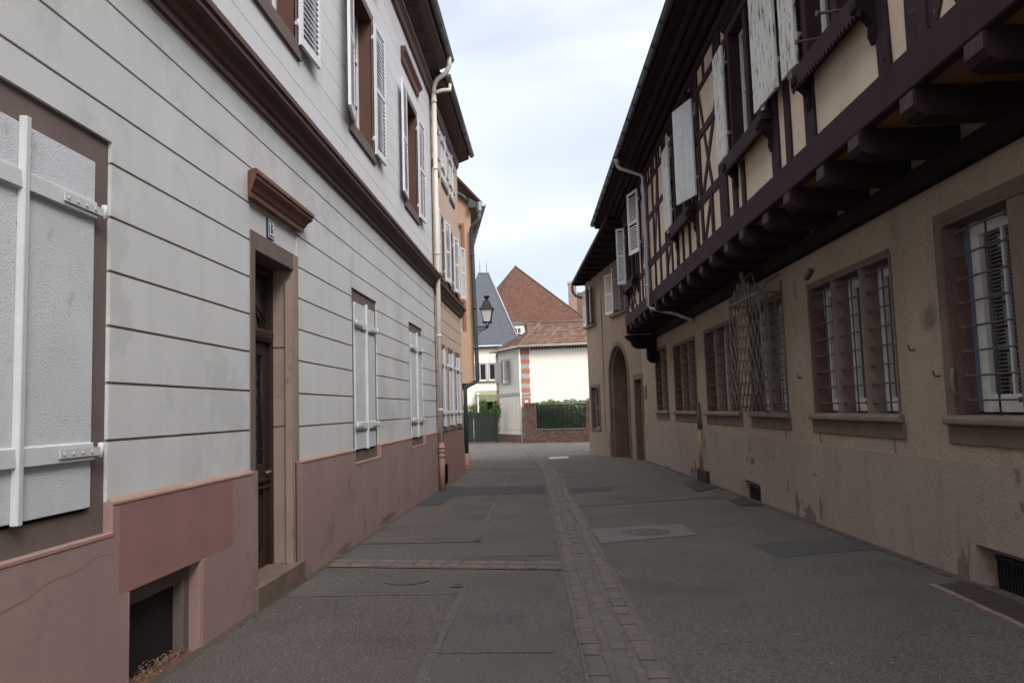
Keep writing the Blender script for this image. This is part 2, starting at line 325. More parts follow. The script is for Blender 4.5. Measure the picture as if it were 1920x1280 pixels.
# cobbled gutter that winds down the street
CL = [(.17, -3), (.17, 3.5), (.165, 4.7), (.13, 5.8), (.09, 7.2), (.06, 8.5), (-.02, 11.4), (-.11, 16.0), (-.30, 21.4), (-.74, 28.6), (-1.32, 37.1), (-1.7, 42)]
CR = [(.70, -3), (.68, 3.5), (.64, 4.7), (.59, 5.8), (.56, 7.0), (.51, 8.2), (.43, 11.3), (.28, 16.0), (.08, 20.8), (-.39, 28.4), (-.94, 36.9), (-1.3, 42)]
def interp(L, y):
    for (a, ya), (b, yb) in zip(L, L[1:]):
        if y <= yb: return a + (b - a) * (max(y, ya) - ya) / (yb - ya)
    return L[-1][0]
mb = MB(); yy = [-3 + .25 * i for i in range(180)]
for a, b in zip(yy, yy[1:]):
    mb.quad([(interp(CL, a) - .02, a, gz(a) + .011), (interp(CR, a) + .02, a, gz(a) + .011), (interp(CR, b) + .02, b, gz(b) + .011), (interp(CL, b) - .02, b, gz(b) + .011)])
struct(mb.build('gutter_bed', 'joint_sand'))
mb = MB(); rnd = random.Random(3)
for k in range(3):
    y = -2.9
    while y < 41:
        ln = rnd.uniform(.10, .155); x0, x1 = interp(CL, y), interp(CR, y); w = (x1 - x0) / 3
        wob = .012 * math.sin(y * 2.1 + k * 2)
        a = x0 + w * k + .010 + wob + rnd.uniform(-.006, .006); b = x0 + w * (k + 1) - .026 + wob + rnd.uniform(-.014, .010); h = gz(y) + .030 + rnd.uniform(-.006, .006) - (.009 if k == 1 else 0); sk = rnd.uniform(-.012, .012)
        t = .016; y1 = y + ln - .020
        low = [(a, y, h - .03), (b, y + sk, h - .03), (b, y1 + sk, h - .03), (a, y1, h - .03)]
        mid = [(p[0], p[1], h - t * .6) for p in low]
        top = [(a + t, y + t, h), (b - t, y + t + sk, h), (b - t, y1 - t + sk, h), (a + t, y1 - t, h)]
        m = rnd.choice([0, 0, 0, 1, 1, 2, 2, 3]) if k != 1 else rnd.choice([1, 3, 3, 0])
        L = [[mb.P(*p) for p in r] for r in (low, mid, top)]
        for r0, r1 in ((L[0], L[1]), (L[1], L[2])):
            for i in range(4): mb.face([r0[i], r0[(i + 1) % 4], r1[(i + 1) % 4], r1[i]], m)
        mb.face(L[2], m)
        y += ln
struct(mb.build('gutter_cobbles', ['cobble0', 'cobble1', 'cobble2', 'cobble3']))
# stone band across the left half
struct(sheet('stone_band_bed', [(-2.46, 8.36), (.06, 7.95), (.06, 8.36), (-2.46, 8.80)], 'joint_sand', .009, 16, .01))
mb = MB(); x = -2.44
while x < .03:
    w = rnd.uniform(.12, .30); x1 = min(x + w, .05)
    for r in range(2):
        f = lambda xx: 8.36 - (xx + 2.46) * .163 + .03 + r * .195
        h = gz(8.3) + .016 + rnd.uniform(0, .006); e = .012
        mb.hexa([(x + e, f(x), h - .03), (x1 - e, f(x1), h - .03), (x1 - e, f(x1) + .165, h - .03), (x + e, f(x) + .165, h - .03), (x + e + .008, f(x) + .01, h), (x1 - e - .008, f(x1) + .01, h), (x1 - e - .012, f(x1) + .155, h), (x + e + .01, f(x) + .15, h)], rnd.choice([0, 0, 1, 2]))
    x = x1
struct(mb.build('stone_band', ['band_stone', 'cobble2', 'cobble0']))
# grit and dirt at the foot of the walls, doubling as a painted contact shadow
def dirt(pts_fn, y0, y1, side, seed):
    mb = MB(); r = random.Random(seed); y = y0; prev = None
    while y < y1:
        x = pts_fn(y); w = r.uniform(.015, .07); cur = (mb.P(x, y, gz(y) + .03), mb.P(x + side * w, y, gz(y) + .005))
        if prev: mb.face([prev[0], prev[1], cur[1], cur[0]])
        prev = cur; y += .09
    return mb.build('wall_foot_grit_shade', 'wall_dirt_shade')
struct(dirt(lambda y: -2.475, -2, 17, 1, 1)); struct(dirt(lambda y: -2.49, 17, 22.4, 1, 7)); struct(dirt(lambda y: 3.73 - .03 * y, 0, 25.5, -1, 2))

for k, (x, y, dx, dy) in enumerate(((1.0, 6.6, .9, .5), (1.9, 7.6, .8, .9), (.9, 12.0, .8, -.5), (-1.6, 11.6, .5, .9), (2.2, 5.4, .6, -.5))):
    r = random.Random(k + 30); mb = MB(); n = 16; P_ = [(x + dx * i / n + r.uniform(-.03, .03), y + dy * i / n + r.uniform(-.03, .03)) for i in range(n + 1)]; w = .006
    A_ = [mb.P(a, b, gz(b) + .0105) for a, b in P_]; B_ = [mb.P(a + w * .7, b + w * r.uniform(.3, 1.2), gz(b) + .0105) for a, b in P_]
    for i in range(n): mb.face([A_[i], A_[i + 1], B_[i + 1], B_[i]])
    struct(mb.build('road_crack', 'asphalt_mid'))
# manhole covers and plates
def cover(x, y, r, label, ring='cast_iron', name='manhole_cover', lid='cast_iron'):
    t = thing(name, (x, y, gz(y)), label, 'manhole cover')
    mb = MB(); z = gz(y) + .010; N = 32
    o = [mb.P(x + r * math.cos(a), y + r * math.sin(a), z) for a in [2 * math.pi * k / N for k in range(N)]]
    i = [mb.P(x + r * .93 * math.cos(a), y + r * .93 * math.sin(a), z + .003) for a in [2 * math.pi * k / N for k in range(N)]]
    for k in range(N): mb.face([o[k], o[(k + 1) % N], i[(k + 1) % N], i[k]])
    mb.build('rim', ring, t)
    mb = MB(); z2 = z - .001
    i = [mb.P(x + r * .92 * math.cos(a), y + r * .92 * math.sin(a), z2) for a in [2 * math.pi * k / N for k in range(N)]]; mb.face(i)
    q = r / 5
    for a in range(-4, 5):
        for b in range(-4, 5):
            if math.hypot(a, b) * q < r * .82: mb.box(x + a * q - q * .3, x + a * q + q * .3, y + b * q - q * .3, y + b * q + q * .3, z2 - .002, z2 + .0015)
    mb.build('lid', lid, t)
cover(1.15, 10.32, .31, 'large round iron manhole cover set in the pale concrete patch right of the cobbled gutter')
cover(-1.44, 7.62, .22, 'faint round cover in the left half of the road just before the stone band', 'asphalt_seam', lid='asphalt_grey')
cover(-.93, 7.3, .055, 'very small round valve cap left of the cobbled gutter, before the stone band')
def slab(name, quad, matn, label, cat, hh=.012, edge=None):
    mb = MB(); b = [(*q, gz(q[1]) + .002) for q in quad]; mb.hexa(b + [(q[0], q[1], gz(q[1]) + hh) for q in quad])
    o = mb.build(name, matn); tag(o, label, cat); return o
slab('metal_plate', [(-.14, 29.2), (.57, 29.6), (.56, 31.1), (-.21, 30.7)], 'plate_white', 'pale metal access plate lying in the road beyond the curved end of the gutter', 'access plate')
slab('ground_hatch', [(2.70, 15.2), (3.21, 15.9), (3.16, 17.4), (2.72, 17.0)], 'rust_plate', 'low brown hatch in the pavement before the black wall plate', 'hatch')
slab('ground_hatch', [(2.93, 12.9), (3.30, 12.8), (3.28, 14.1), (2.95, 13.7)], 'rust_plate', 'narrow rusty hatch in the pavement before the small black cellar vent', 'hatch')
t = thing('cellar_hatch', (3.3, 6.2, 0), 'dark rusty cellar hatch with a stone kerb, nearest hatch on the right edge', 'hatch')
mb = MB(); q = [(3.19, 5.0), (3.56, 5.0), (3.50, 7.02), (3.16, 6.95)]; mb.hexa([(*a, .0) for a in q] + [(*a, .016) for a in q]); mb.build('lid', 'rust_plate', t)
mb = MB()
y = 5.0
while y < 6.9:
    l_ = random.uniform(.15, .3); mb.box(3.13 + random.uniform(-.01, .01), 3.185, y, min(y + l_ - .01, 6.95), .0, .022 + random.uniform(0, .006)); y += l_
mb.build('kerb_stones', 'stone_pale', t)

# ================================================================== shared building parts
def louvre(F, parent, hs, z0, z1, w, dr, ang, u0, name='shutter', m='louvre_white', t=.035, pitch=.062):
    """louvred leaf hinged at hs, reaching dr*w along the wall, its free edge swung out by ang degrees"""
    c, q = math.cos(R(ang)), math.sin(R(ang)); mb = MB(F)
    def pt(a, th, z): return (hs + dr * (a * c) - dr * th * q, u0 + a * q + th * c, z)
    def bx(a0, a1, t0, t1, za, zb, zs=0):
        mb.hexa([pt(a0, t0, za), pt(a1, t0, za), pt(a1, t1, za - zs), pt(a0, t1, za - zs), pt(a0, t0, zb), pt(a1, t0, zb), pt(a1, t1, zb - zs), pt(a0, t1, zb - zs)])
    e = .055; bx(0, e, 0, t, z0, z1); bx(w - e, w, 0, t, z0, z1); bx(e, w - e, 0, t, z0, z0 + .09); bx(e, w - e, 0, t, z1 - .06, z1)
    mid = (z0 + z1) / 2; bx(e, w - e, 0, t, mid - .03, mid + .03)
    z = z0 + .12
    while z < z1 - .09:
        if abs(z - mid) > .05: bx(e, w - e, .003, t - .003, z, z + .012, .032)
        z += pitch
    o = mb.build(name, m, parent)
    for zz in (z0 + .22, z1 - .25):
        h = MB(F); h.tube([(hs, u0 - .01, zz - .03), (hs, u0 - .01, zz + .05)], .013, 6); h.box(hs - .03, hs + .03, u0 - .03, u0 - .005, zz - .02, zz + .02); h.build('hinge', 'batten_white', o)
    return o
def board_leaf(F, parent, hs, z0, z1, w, dr, ang, u0, m='peeling_white', t=.035, planks=4, louv=False, name='shutter'):
    c, q = math.cos(R(ang)), math.sin(R(ang)); mb = MB(F)
    def pt(a, th, z): return (hs + dr * (a * c) - dr * th * q, u0 + a * q + th * c, z)
    def bx(a0, a1, t0, t1, za, zb): mb.hexa([pt(a0, t0, za), pt(a1, t0, za), pt(a1, t1, za), pt(a0, t1, za), pt(a0, t0, zb), pt(a1, t0, zb), pt(a1, t1, zb), pt(a0, t1, zb)])
    for k in range(planks): bx(w * k / planks + .003, w * (k + 1) / planks - .003, .003 * (k % 2), t - .002 * (k % 2), z0 + random.uniform(0, .012), z1)
    for zz in (z0 + .25, z1 - .3): bx(.02, w - .03, -.022, -.0005, zz, zz + .1)
    o = mb.build(name, m, parent, bevel=.003)
    for zz in (z0 + .3, z1 - .27):
        h = MB(F); h.tube([(hs, u0 - .01, zz - .04), (hs, u0 - .01, zz + .04)], .014, 6); h.box(hs - .05, hs + .05, u0 - .04, u0 - .005, zz - .02, zz + .02); h.build('hinge', 'iron_pale', o)
    return o
def closed_pair(F, parent, s0, s1, z0, z1, u, near=False, zb=(1.44, 2.76), m='shutter_white'):
    mid = (s0 + s1) / 2
    for a, b, sg in ((s0, mid - .004, 1), (mid + .004, s1, -1)):
        mb = MB(F); mb.box(a, b, u - .03, u, z0, z1); leaf = mb.build('shutter', m, parent, bevel=.004)
        for z in zb:
            cb = MB(F); cb.hexa([(a + .01, u + .001, z - .052), (b - .01, u + .001, z - .052), (b - .01, u + .026, z - .045), (a + .01, u + .026, z - .045), (a + .01, u + .001, z + .052), (b - .01, u + .001, z + .052), (b - .01, u + .02, z + .045), (a + .01, u + .02, z + .045)])
            cb.build('crossbar', 'batten_white', leaf, bevel=.003)
        e = a if sg == 1 else b
        for z in zb:
            h = MB(F); h.box(min(e - sg * .05, e + sg * .32), max(e - sg * .05, e + sg * .32), u + .027, u + .034, z - .022, z + .022); h.tube([(e - sg * .045, u + .028, z - .035), (e - sg * .045, u + .028, z + .045)], .017, 8)
            for q in (.05, .13, .21, .29): h.tube([(e + sg * q, u + .034, z), (e + sg * q, u + .041, z)], .008, 6)
            h.build('strap_hinge', 'batten_white', leaf)
    mb = MB(F); mb.hexa([(mid - .028, u + .001, z0 - .01), (mid + .028, u + .001, z0 - .01), (mid + .018, u + .036, z0 - .01), (mid - .018, u + .036, z0 - .01), (mid - .028, u + .001, z1 + .03), (mid + .028, u + .001, z1 + .03), (mid + .018, u + .036, z1 + .03), (mid - .018, u + .036, z1 + .03)])
    mb.build('cover_strip', 'batten_white', leaf, bevel=.004)
def stone_frame(F, parent, s0, s1, z0, z1, w, u0, u1, m, sill=0, depth=.25, name='window', rm='stone_reveal', wb=None):
    """flat surround plus the lining of the reveal"""
    wb = w if wb is None else wb
    mb = MB(F)
    mb.box(s0 - w, s0, u0, u1, z0 - wb, z1 + w); mb.box(s1, s1 + w, u0, u1, z0 - wb, z1 + w); mb.box(s0, s1, u0, u1, z1, z1 + w)
    if wb: mb.box(s0, s1, u0, u1, z0 - wb, z0)
    e = .012
    mb.box(s0 - e, s0, -depth, u0, z0, z1, 1); mb.box(s1, s1 + e, -depth, u0, z0, z1, 1); mb.box(s0 - e, s1 + e, -depth, u0, z1, z1 + e, 1); mb.box(s0 - e, s1 + e, -depth, u0, z0 - e, z0, 1)
    if sill: mb.box(s0 - w - .03, s1 + w + .03, u1 + .001, u1 + sill, z0 - wb * .7, z0 - .005)
    return mb.build(name, [m, rm], parent)
def casement(F, parent, s0, s1, z0, z1, u, m='casement_white', bars=1, rows=0, w=.05, glass='glass_dark', leaves=2):
    fr = MB(F); L = (s1 - s0) / leaves
    for k in range(leaves):
        a, b = s0 + k * L + .003, s0 + (k + 1) * L - .003
        fr.box(a, a + w, u - .04, u, z0, z1); fr.box(b - w, b, u - .04, u, z0, z1); fr.box(a + w, b - w, u - .038, u - .002, z0, z0 + w * 1.2); fr.box(a + w, b - w, u - .038, u - .002, z1 - w, z1)
        for r in range(rows):
            z = z0 + (z1 - z0) * (r + 1) / (rows + 1); fr.box(a + w, b - w, u - .03, u - .006, z - .013, z + .013)
    o = fr.build('casement', m, parent)
    g_ = MB(F); g_.quad([(s0, u - .028, z0), (s1, u - .028, z0), (s1, u - .028, z1), (s0, u - .028, z1)]); g_.build('pane', glass, o)
    return o

# ================================================================== LEFT: white rendered house
FL = Frame(-2.5, 0, math.pi / 2, -1)
wh = thing('white_house', (-2.5, 8, 0), 'large white rendered house with mauve plinth and brown cornice, nearest on the left', 'house')
S0, S1 = -5.0, 16.95
GR = [1.49, 1.815, 2.14, 2.455, 2.77, 3.085, 3.40, 3.715, 4.03]
lowwin = [(2.78, 4.32), (9.78, 11.22), (13.78, 15.22)]
upwin = [(2.85, 4.15), (6.35, 7.65), (9.9, 11.15), (13.75, 15.0)]
DS0, DS1 = 6.50, 7.49
def low_fn(s, z):
    for a, b in lowwin:
        if a < s < b and .98 < z < 3.21: return (-.13, 0) if a + .15 < s < b - .15 and 1.1 < z < 3.05 else (-.045, 0)
    if DS0 < s < DS1 and z < 3.02: return None
    if 4.5 < s < 5.45 and z < .62: return None
    if z < 1.15: return (.03, 2) if 4.4 < s < 5.98 and .62 < z < 1.12 else (.03, 1)
    if 6.4 < s < 7.64 and z < 3.46: return (-.012, 0)
    for g_ in GR:
        if abs(z - g_) < .0085: return (-.012, 3)
    return (0, 0)
mat('groove', (.26, .24, .22), (.18, .17, .155), 6)
SL = [S0, S1, 6.4, 7.64, DS0, DS1, 4.5, 5.45, 4.4, 5.98] + [x for a, b in lowwin for x in (a, b, a + .15, b - .15)]
ZL = [-1, .62, 1.12, 1.15, .98, 3.21, 1.1, 3.05, 3.02, 3.46, 4.32] + [x for q in GR for x in (q - .0085, q + .0085)]
relief(FL, 'lower_wall', ['render_white', 'plinth_mauve', 'plinth_patch', 'groove'], wh, SL, ZL, low_fn)
# chamfered edge of the plinth
mb = MB(FL)
for a, b in ((S0, 2.78), (4.32, 6.4), (7.64, 9.78), (11.22, 13.78), (15.22, S1)): mb = MB(FL); mb.prism([(.0, 1.128), (.035, 1.128), (.035, 1.146), (.0, 1.170)], a + .003, b - .003); mb.build('plinth_edge', 'plinth_edge', wh, bevel=.004)
for a, b in lowwin: mb = MB(FL); mb.plate([(a - .02, .958), (b + .022, .958), (b + .022, 1.124), (b - .003, 1.124), (b - .003, .982), (a - .02, .982)], .0, .034); mb.build('plinth_edge', 'plinth_edge', wh, bevel=.004)
for q in ((7.643, 7.675, .0, .034, -.5, 1.124), (5.453, 5.51, .02, .034, -.5, .618)): mb = MB(FL); mb.box(*q); mb.build('plinth_edge', 'plinth_edge', wh, bevel=.004)
# upper storey wall with fine joint lines
UP = [5.0 + .325 * k for k in range(12)]
def up_fn(s, z):
    for a, b in upwin:
        if a < s < b and 5.28 < z < 7.42: return None
    for q in UP:
        if abs(z - q) < .0035: return (-.015, 1)
    return (-.01, 0)
SU = [S0, S1] + [x for p in upwin for x in p]; ZU = [4.5, 5.28, 7.42, 9.25] + [x for q in UP for x in (q - .0035, q + .0035)]
mat('joint_line', (.36, .36, .36))
relief(FL, 'upper_wall', ['render_upper', 'joint_line'], wh, SU, ZU, up_fn)
mb = MB(FL)
mb.prism([(-.05, 4.28), (.035, 4.28), (.035, 4.335), (.06, 4.35), (.075, 4.39), (.11, 4.44), (.155, 4.46), (.155, 4.50), (.175, 4.515), (.175, 4.565), (.14, 4.58), (-.05, 4.66)], S0, S1 + .04)
mb.build('cornice', 'brown_paint', wh)
mb = MB(FL)
mb.prism([(-.05, 8.62), (.03, 8.62), (.05, 8.66), (.05, 8.72), (.09, 8.78), (.11, 8.80), (.11, 8.86), (-.05, 8.9)], S0, S1)
mb.build('upper_moulding', 'brown_paint', wh)
# eave: boarded soffit, fascia and zinc gutter
mb = MB(FL); mb.hexa([(S0, -.05, 9.15), (S1 + .05, -.05, 9.15), (S1 + .05, .38, 9.30), (S0, .38, 9.30), (S0, -.05, 9.32), (S1 + .05, -.05, 9.32), (S1 + .05, .38, 9.42), (S0, .38, 9.42)], 0)
mb.box(S0, S1 + .05, .20, .24, 9.19, 9.23, 1); mb.box(S0, S1 + .05, .38, .40, 9.27, 9.45, 1)
for k in range(24): mb.box(S0 + .95 * k, S0 + .95 * k + .02, .0, .2, 9.15, 9.185, 1)
mb.build('soffit', ['soffit_grey', 'soffit_brown'], wh)
def gutter(F, parent, s0, s1, u, z0, z1=None, r=.075, m='zinc'):
    z1 = z0 if z1 is None else z1; mb = MB(F); n = 10
    A = [mb.P(s0, u + r * math.cos(math.pi + math.pi * k / n), z0 + r * math.sin(math.pi + math.pi * k / n)) for k in range(n + 1)]
    B = [mb.P(s1, u + r * math.cos(math.pi + math.pi * k / n), z1 + r * math.sin(math.pi + math.pi * k / n)) for k in range(n + 1)]
    for k in range(n): mb.face([A[k], A[k + 1], B[k + 1], B[k]], 0, True)
    mb.face(A); mb.face(B)
    mb.tube([(s0, u + r, z0), (s1, u + r, z1)], .012, 6)
    k = s0 + .3
    while k < s1: 
        t = (k - s0) / (s1 - s0); z = z0 + (z1 - z0) * t
        mb.tube([(k, u + (r + .006) * math.cos(math.pi + math.pi * j / 8), z + (r + .006) * math.sin(math.pi + math.pi * j / 8)) for j in range(9)], .008, 4); k += .8
    return mb.build('gutter', m, parent)
gutter(FL, wh, S0, S1 + .08, .48, 9.47)
mb = MB(FL); mb.hexa([(S0, .42, 9.46), (S1 + .05, .42, 9.46), (S1 + .05, -4.5, 13.5), (S0, -4.5, 13.5), (S0, .42, 9.52), (S1 + .05, .42, 9.52), (S1 + .05, -4.5, 13.6), (S0, -4.5, 13.6)])
mb.hexa([(S0, -9, 9.4), (S1 + .05, -9, 9.4), (S1 + .05, -4.5, 13.5), (S0, -4.5, 13.5), (S0, -9.1, 9.46), (S1 + .05, -9.1, 9.46), (S1 + .05, -4.5, 13.6), (S0, -4.5, 13.6)])
mb.build('roof', 'tile_red3', wh)
mb = MB(FL); mb.box(S0, S0 + .02, -9, -.03, -1, 9.3); mb.box(S1 - .02, S1, -9, -.03, -1, 9.3); mb.box(S0, S1, -9, -8.98, -1, 9.3); mb.plate([(0, 0)] * 3, 0, 0) if 0 else None
for s_ in (S0, S1 - .02): mb.hexa([(s_, -9, 9.3), (s_ + .02, -9, 9.3), (s_ + .02, -.03, 9.3), (s_, -.03, 9.3), (s_, -4.55, 13.45), (s_ + .02, -4.55, 13.45), (s_ + .02, -4.45, 13.45), (s_, -4.45, 13.45)])
mb.build('side_walls', 'render_upper', wh)
# lower windows: brown surround, closed white shutters
for i, (a, b) in enumerate(lowwin):
    mb = MB(FL); w = .15
    mb.box(a, a + w, -.14, -.022, .98, 3.21); mb.box(b - w, b, -.14, -.022, .98, 3.21); mb.box(a + w, b - w, -.14, -.022, 3.05, 3.21); mb.box(a + w, b - w, -.14, -.022, .98, 1.12)
    mb.box(a, b, -.14, -.0225, .97, .98)
    wn = mb.build('window', 'stone_mauve', wh)
    closed_pair(FL, wh, a + .16, b - .16, 1.14, 3.04, .0, zb=(1.44, 2.76))
# upper windows with louvred shutters
for i, (a, b) in enumerate(upwin):
    w_ = stone_frame(FL, wh, a + .0, b - .0, 5.42, 7.42, .0, -.02, -.008, 'stone_mauve', 0, .24)
    mb = MB(FL); mb.box(a - .12, b + .12, -.22, .022, 5.26, 5.42); mb.box(a - .10, a, -.02, .006, 5.42, 7.54); mb.box(b, b + .10, -.02, .006, 5.42, 7.54); mb.box(a, b, -.02, .006, 7.42, 7.54)
    mb.build('window_frame', 'stone_mauve', w_, bevel=.004)
    casement(FL, w_, a, b, 5.42, 7.42, -.20, rows=2)
    mb = MB(FL); mb.box(a - .02, b + .02, -.36, -.35, 5.4, 7.44); mb.build('curtain', 'curtain', w_)
    louvre(FL, wh, a - .02, 5.40, 7.42, .60, -1, 4 if i != 2 else 9, .022)
    louvre(FL, wh, b + .02, 5.40, 7.42, .60, 1, 2, .022)
    mb = MB(FL); mb.prism([(-.02, 7.90), (.02, 7.90), (.04, 7.94), (.04, 8.0), (.085, 8.07), (.10, 8.08), (.10, 8.14), (.06, 8.16), (-.02, 8.2)], a - .2, b + .2, k0=1, k1=1); mb.build('window_hood', 'brown_hood', wh)
# front door
mb = MB(FL); u = -.012
mb.box(6.40, DS0, -.02, .012, -.3, 3.18); mb.box(DS1, 7.64, -.02, .012, -.3, 3.18, 1); mb.box(DS0, DS1, -.02, .012, 3.02, 3.18)
mb.box(DS0 - .01, DS0, -.26, -.02, .0, 3.03, 1); mb.box(DS1, DS1 + .01, -.26, -.02, .0, 3.03, 1); mb.box(DS0 - .01, DS1 + .01, -.26, -.02, 3.02, 3.03)
mb.box(DS1 - .012, DS1 - .001, -.24, .0085, 2.262, 2.27, 2); mb.box(DS1 - .012, DS1 - .001, -.24, .0085, 1.50, 1.508, 2); mb.box(DS1 - .05, DS1 - .0005, -.06, .0095, .2, 2.9, 1)
fr = mb.build('door_frame', ['stone_mauve', 'stone_sand', 'stone_brown'], wh, bevel=.006)
mb = MB(FL); mb.box(6.42, 7.66, -.26, .06, -.3, .21); mb.build('door_step', 'stone_brown', wh, bevel=.012)
mb = MB(FL); mb.prism([(-.02, 3.44), (.045, 3.44), (.045, 3.485), (.06, 3.495), (.075, 3.535), (.115, 3.575), (.115, 3.60), (.13, 3.61), (.13, 3.645), (.10, 3.66), (-.02, 3.675)], 6.36, 7.68, k0=1, k1=1); mb.build('door_hood', 'brown_hood', wh)
mb = MB(FL); a, b, u = DS0, DS1, -.22
mb.box(a, a + .06, u - .05, u + .03, .21, 3.02); mb.box(b - .06, b, u - .05, u + .03, .21, 3.02); mb.box(a + .06, b - .06, u - .05, u + .03, 2.94, 3.02)
mb.prism([(u - .05, 2.30), (u + .03, 2.30), (u + .055, 2.34), (u + .055, 2.39), (u + .03, 2.42), (u - .05, 2.42)], a + .06, b - .06)
dr = mb.build('door', 'door_wood', wh, bevel=.006)
mb = MB(FL); p0, p1 = a + .065, b - .065
mb.box(p0, p0 + .13, u - .045, u - .002, .215, 2.29); mb.box(p1 - .13, p1, u - .045, u - .002, .215, 2.29); mb.box(p0 + .13, p1 - .13, u - .045, u - .002, .215, .36); mb.box(p0 + .13, p1 - .13, u - .045, u - .002, .98, 1.16); mb.box(p0 + .13, p1 - .13, u - .045, u - .002, 2.17, 2.29)
mb.box(p0 + .13, p1 - .13, u - .045, u - .025, .36, .98); mb.plate([(p0 + .19, .43), (p1 - .19, .43), (p1 - .19, .90), (p0 + .19, .90)], u - .026, u - .008)
mb.box(p0 + .02, p1 - .02, u - .003, u + .03, 1.0, 1.035); mb.box(p0, p1, u - .003, u + .02, .93, .96)
leaf = mb.build('door_leaf', 'door_wood', dr, bevel=.005)
mb = MB(FL); mb.box(p0 + .12, p1 - .12, u - .035, u - .03, 1.16, 2.17); mb.box(p0, p1, u - .035, u - .03, 2.42, 2.94); mb.build('pane', 'glass_door', dr)
mb = MB(FL); q0, q1 = p0 + .14, p1 - .14; qm = (q0 + q1) / 2; uu = u - .012
for z in (1.19, 1.30, 2.05, 2.14): mb.tube([(q0, uu, z), (q1, uu, z)], .006, 5)
for s_ in (q0 + .01, q1 - .01, qm): mb.tube([(s_, uu, 1.17), (s_, uu, 2.16)], .006, 5)
def spiral(mb, c, r, u, tn=1.6, d=1, ph=0, th=.006, n=26):
    mb.tube([(c[0] + d * r * (1 - .78 * k / n) * math.cos(ph + 2 * math.pi * tn * k / n), u, c[1] + r * (1 - .78 * k / n) * math.sin(ph + 2 * math.pi * tn * k / n)) for k in range(n + 1)], th, 5)
for z in (1.40, 1.56, 1.72, 1.88):
    for d in (1, -1): spiral(mb, (qm + d * .11, z), .07, uu, d=d); spiral(mb, (qm + d * .05, z + .08), .035, uu, d=-d, th=.005)
for z in (1.245, 2.095):
    for k in range(6): spiral(mb, (q0 + .05 + k * (q1 - q0 - .1) / 5, z), .032, uu, 1.0, th=.004, n=14)
mb.build('door_grille', 'iron_black', dr)
mb = MB(FL); mb.tube([(p0 + .2, u - .005, 2.43), ((p0 + p1) / 2, u - .005, 2.75), (p1 - .2, u - .005, 2.43)], .01, 5); mb.tube([(p0 + .05, u - .005, 2.9), (p1 - .05, u - .005, 2.5)], .01, 5); mb.build('transom_bars', 'door_wood', dr)
mb = MB(FL); mb.tube([(p1 - .07, u, 1.08), (p1 - .07, u + .05, 1.08), (p1 - .19, u + .055, 1.08)], .011, 8); mb.build('handle', 'iron_pale', dr)
# house number
mb = MB(FL); mb.box(6.82, 6.98, -.012, .006, 3.20, 3.38); pl = mb.build('house_number_plate', 'plate_blue', wh)
mb = MB(FL); mb.box(6.828, 6.972, .0062, .0075, 3.208, 3.214); mb.box(6.828, 6.972, .0062, .0075, 3.366, 3.372); mb.box(6.828, 6.834, .0062, .0075, 3.214, 3.366); mb.box(6.966, 6.972, .0062, .0075, 3.214, 3.366)
mb.box(6.866, 6.882, .0062, .009, 3.235, 3.35); mb.box(6.853, 6.895, .0062, .0088, 3.232, 3.242); mb.bar((6.852, 3.325), (6.874, 3.349), .012, (.0062, .0088))
T = [(6.910, 3.337), (6.925, 3.348), (6.943, 3.345), (6.952, 3.328), (6.944, 3.31), (6.928, 3.298), (6.946, 3.285), (6.955, 3.265), (6.945, 3.243), (6.925, 3.235), (6.907, 3.247)]
for p, q in zip(T, T[1:]): mb.bar(p, q, .014, (.0062, .0089))
mb.build('numerals', 'enamel_white', pl)
# cellar opening near the camera
mb = MB(FL); a, b = 4.5, 5.45
mb.box(a, a + .02, -.14, .03, -1, .62, 1); mb.box(b - .02, b, -.14, .03, -1, .62, 1); mb.box(a, b, -.14, .029, .62, .64, 1)
mb.box(a + .02, a + .11, -.14, -.05, -.4, .60); mb.box(b - .11, b - .02, -.14, -.05, -.4, .60); mb.box(a + .11, b - .11, -.14, -.05, .50, .60)
cw = mb.build('cellar_window', ['stone_mauve', 'plinth_mauve'], wh, bevel=.006)
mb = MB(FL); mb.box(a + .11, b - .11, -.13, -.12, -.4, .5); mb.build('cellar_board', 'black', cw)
mb = MB(FL); mb.prism([(-.14, -.1), (-.14, .03), (.02, .0), (.05, -.1)], a, b + .04); mb.build('cellar_sill', 'brown_hood', cw)
mb = MB(FL); rl = random.Random(5)
for k in range(520):
    s_ = rl.uniform(a + .1, b - .05); h = max(0, .075 - abs(s_ - (b - .45)) * .06) * rl.random(); u_ = rl.uniform(-.11, .0)
    z = .03 - (u_ + .14) * .19 + h; L_ = rl.uniform(.004, .012); t1 = rl.uniform(0, 6.28); dx, du = L_ * math.cos(t1), L_ * math.sin(t1)
    mb.quad([(s_ - dx, u_ - du, z), (s_ + du * .5, u_ - dx * .5, z + rl.uniform(0, .012)), (s_ + dx, u_ + du, z + rl.uniform(0, .014)), (s_ - du * .5, u_ + dx * .5, z + .002)])
dl = mb.build('dry_leaves', 'leaf_dry'); tag(dl, 'dry brown leaves heaped on the sill of the black cellar opening', 'leaves', kind='stuff')
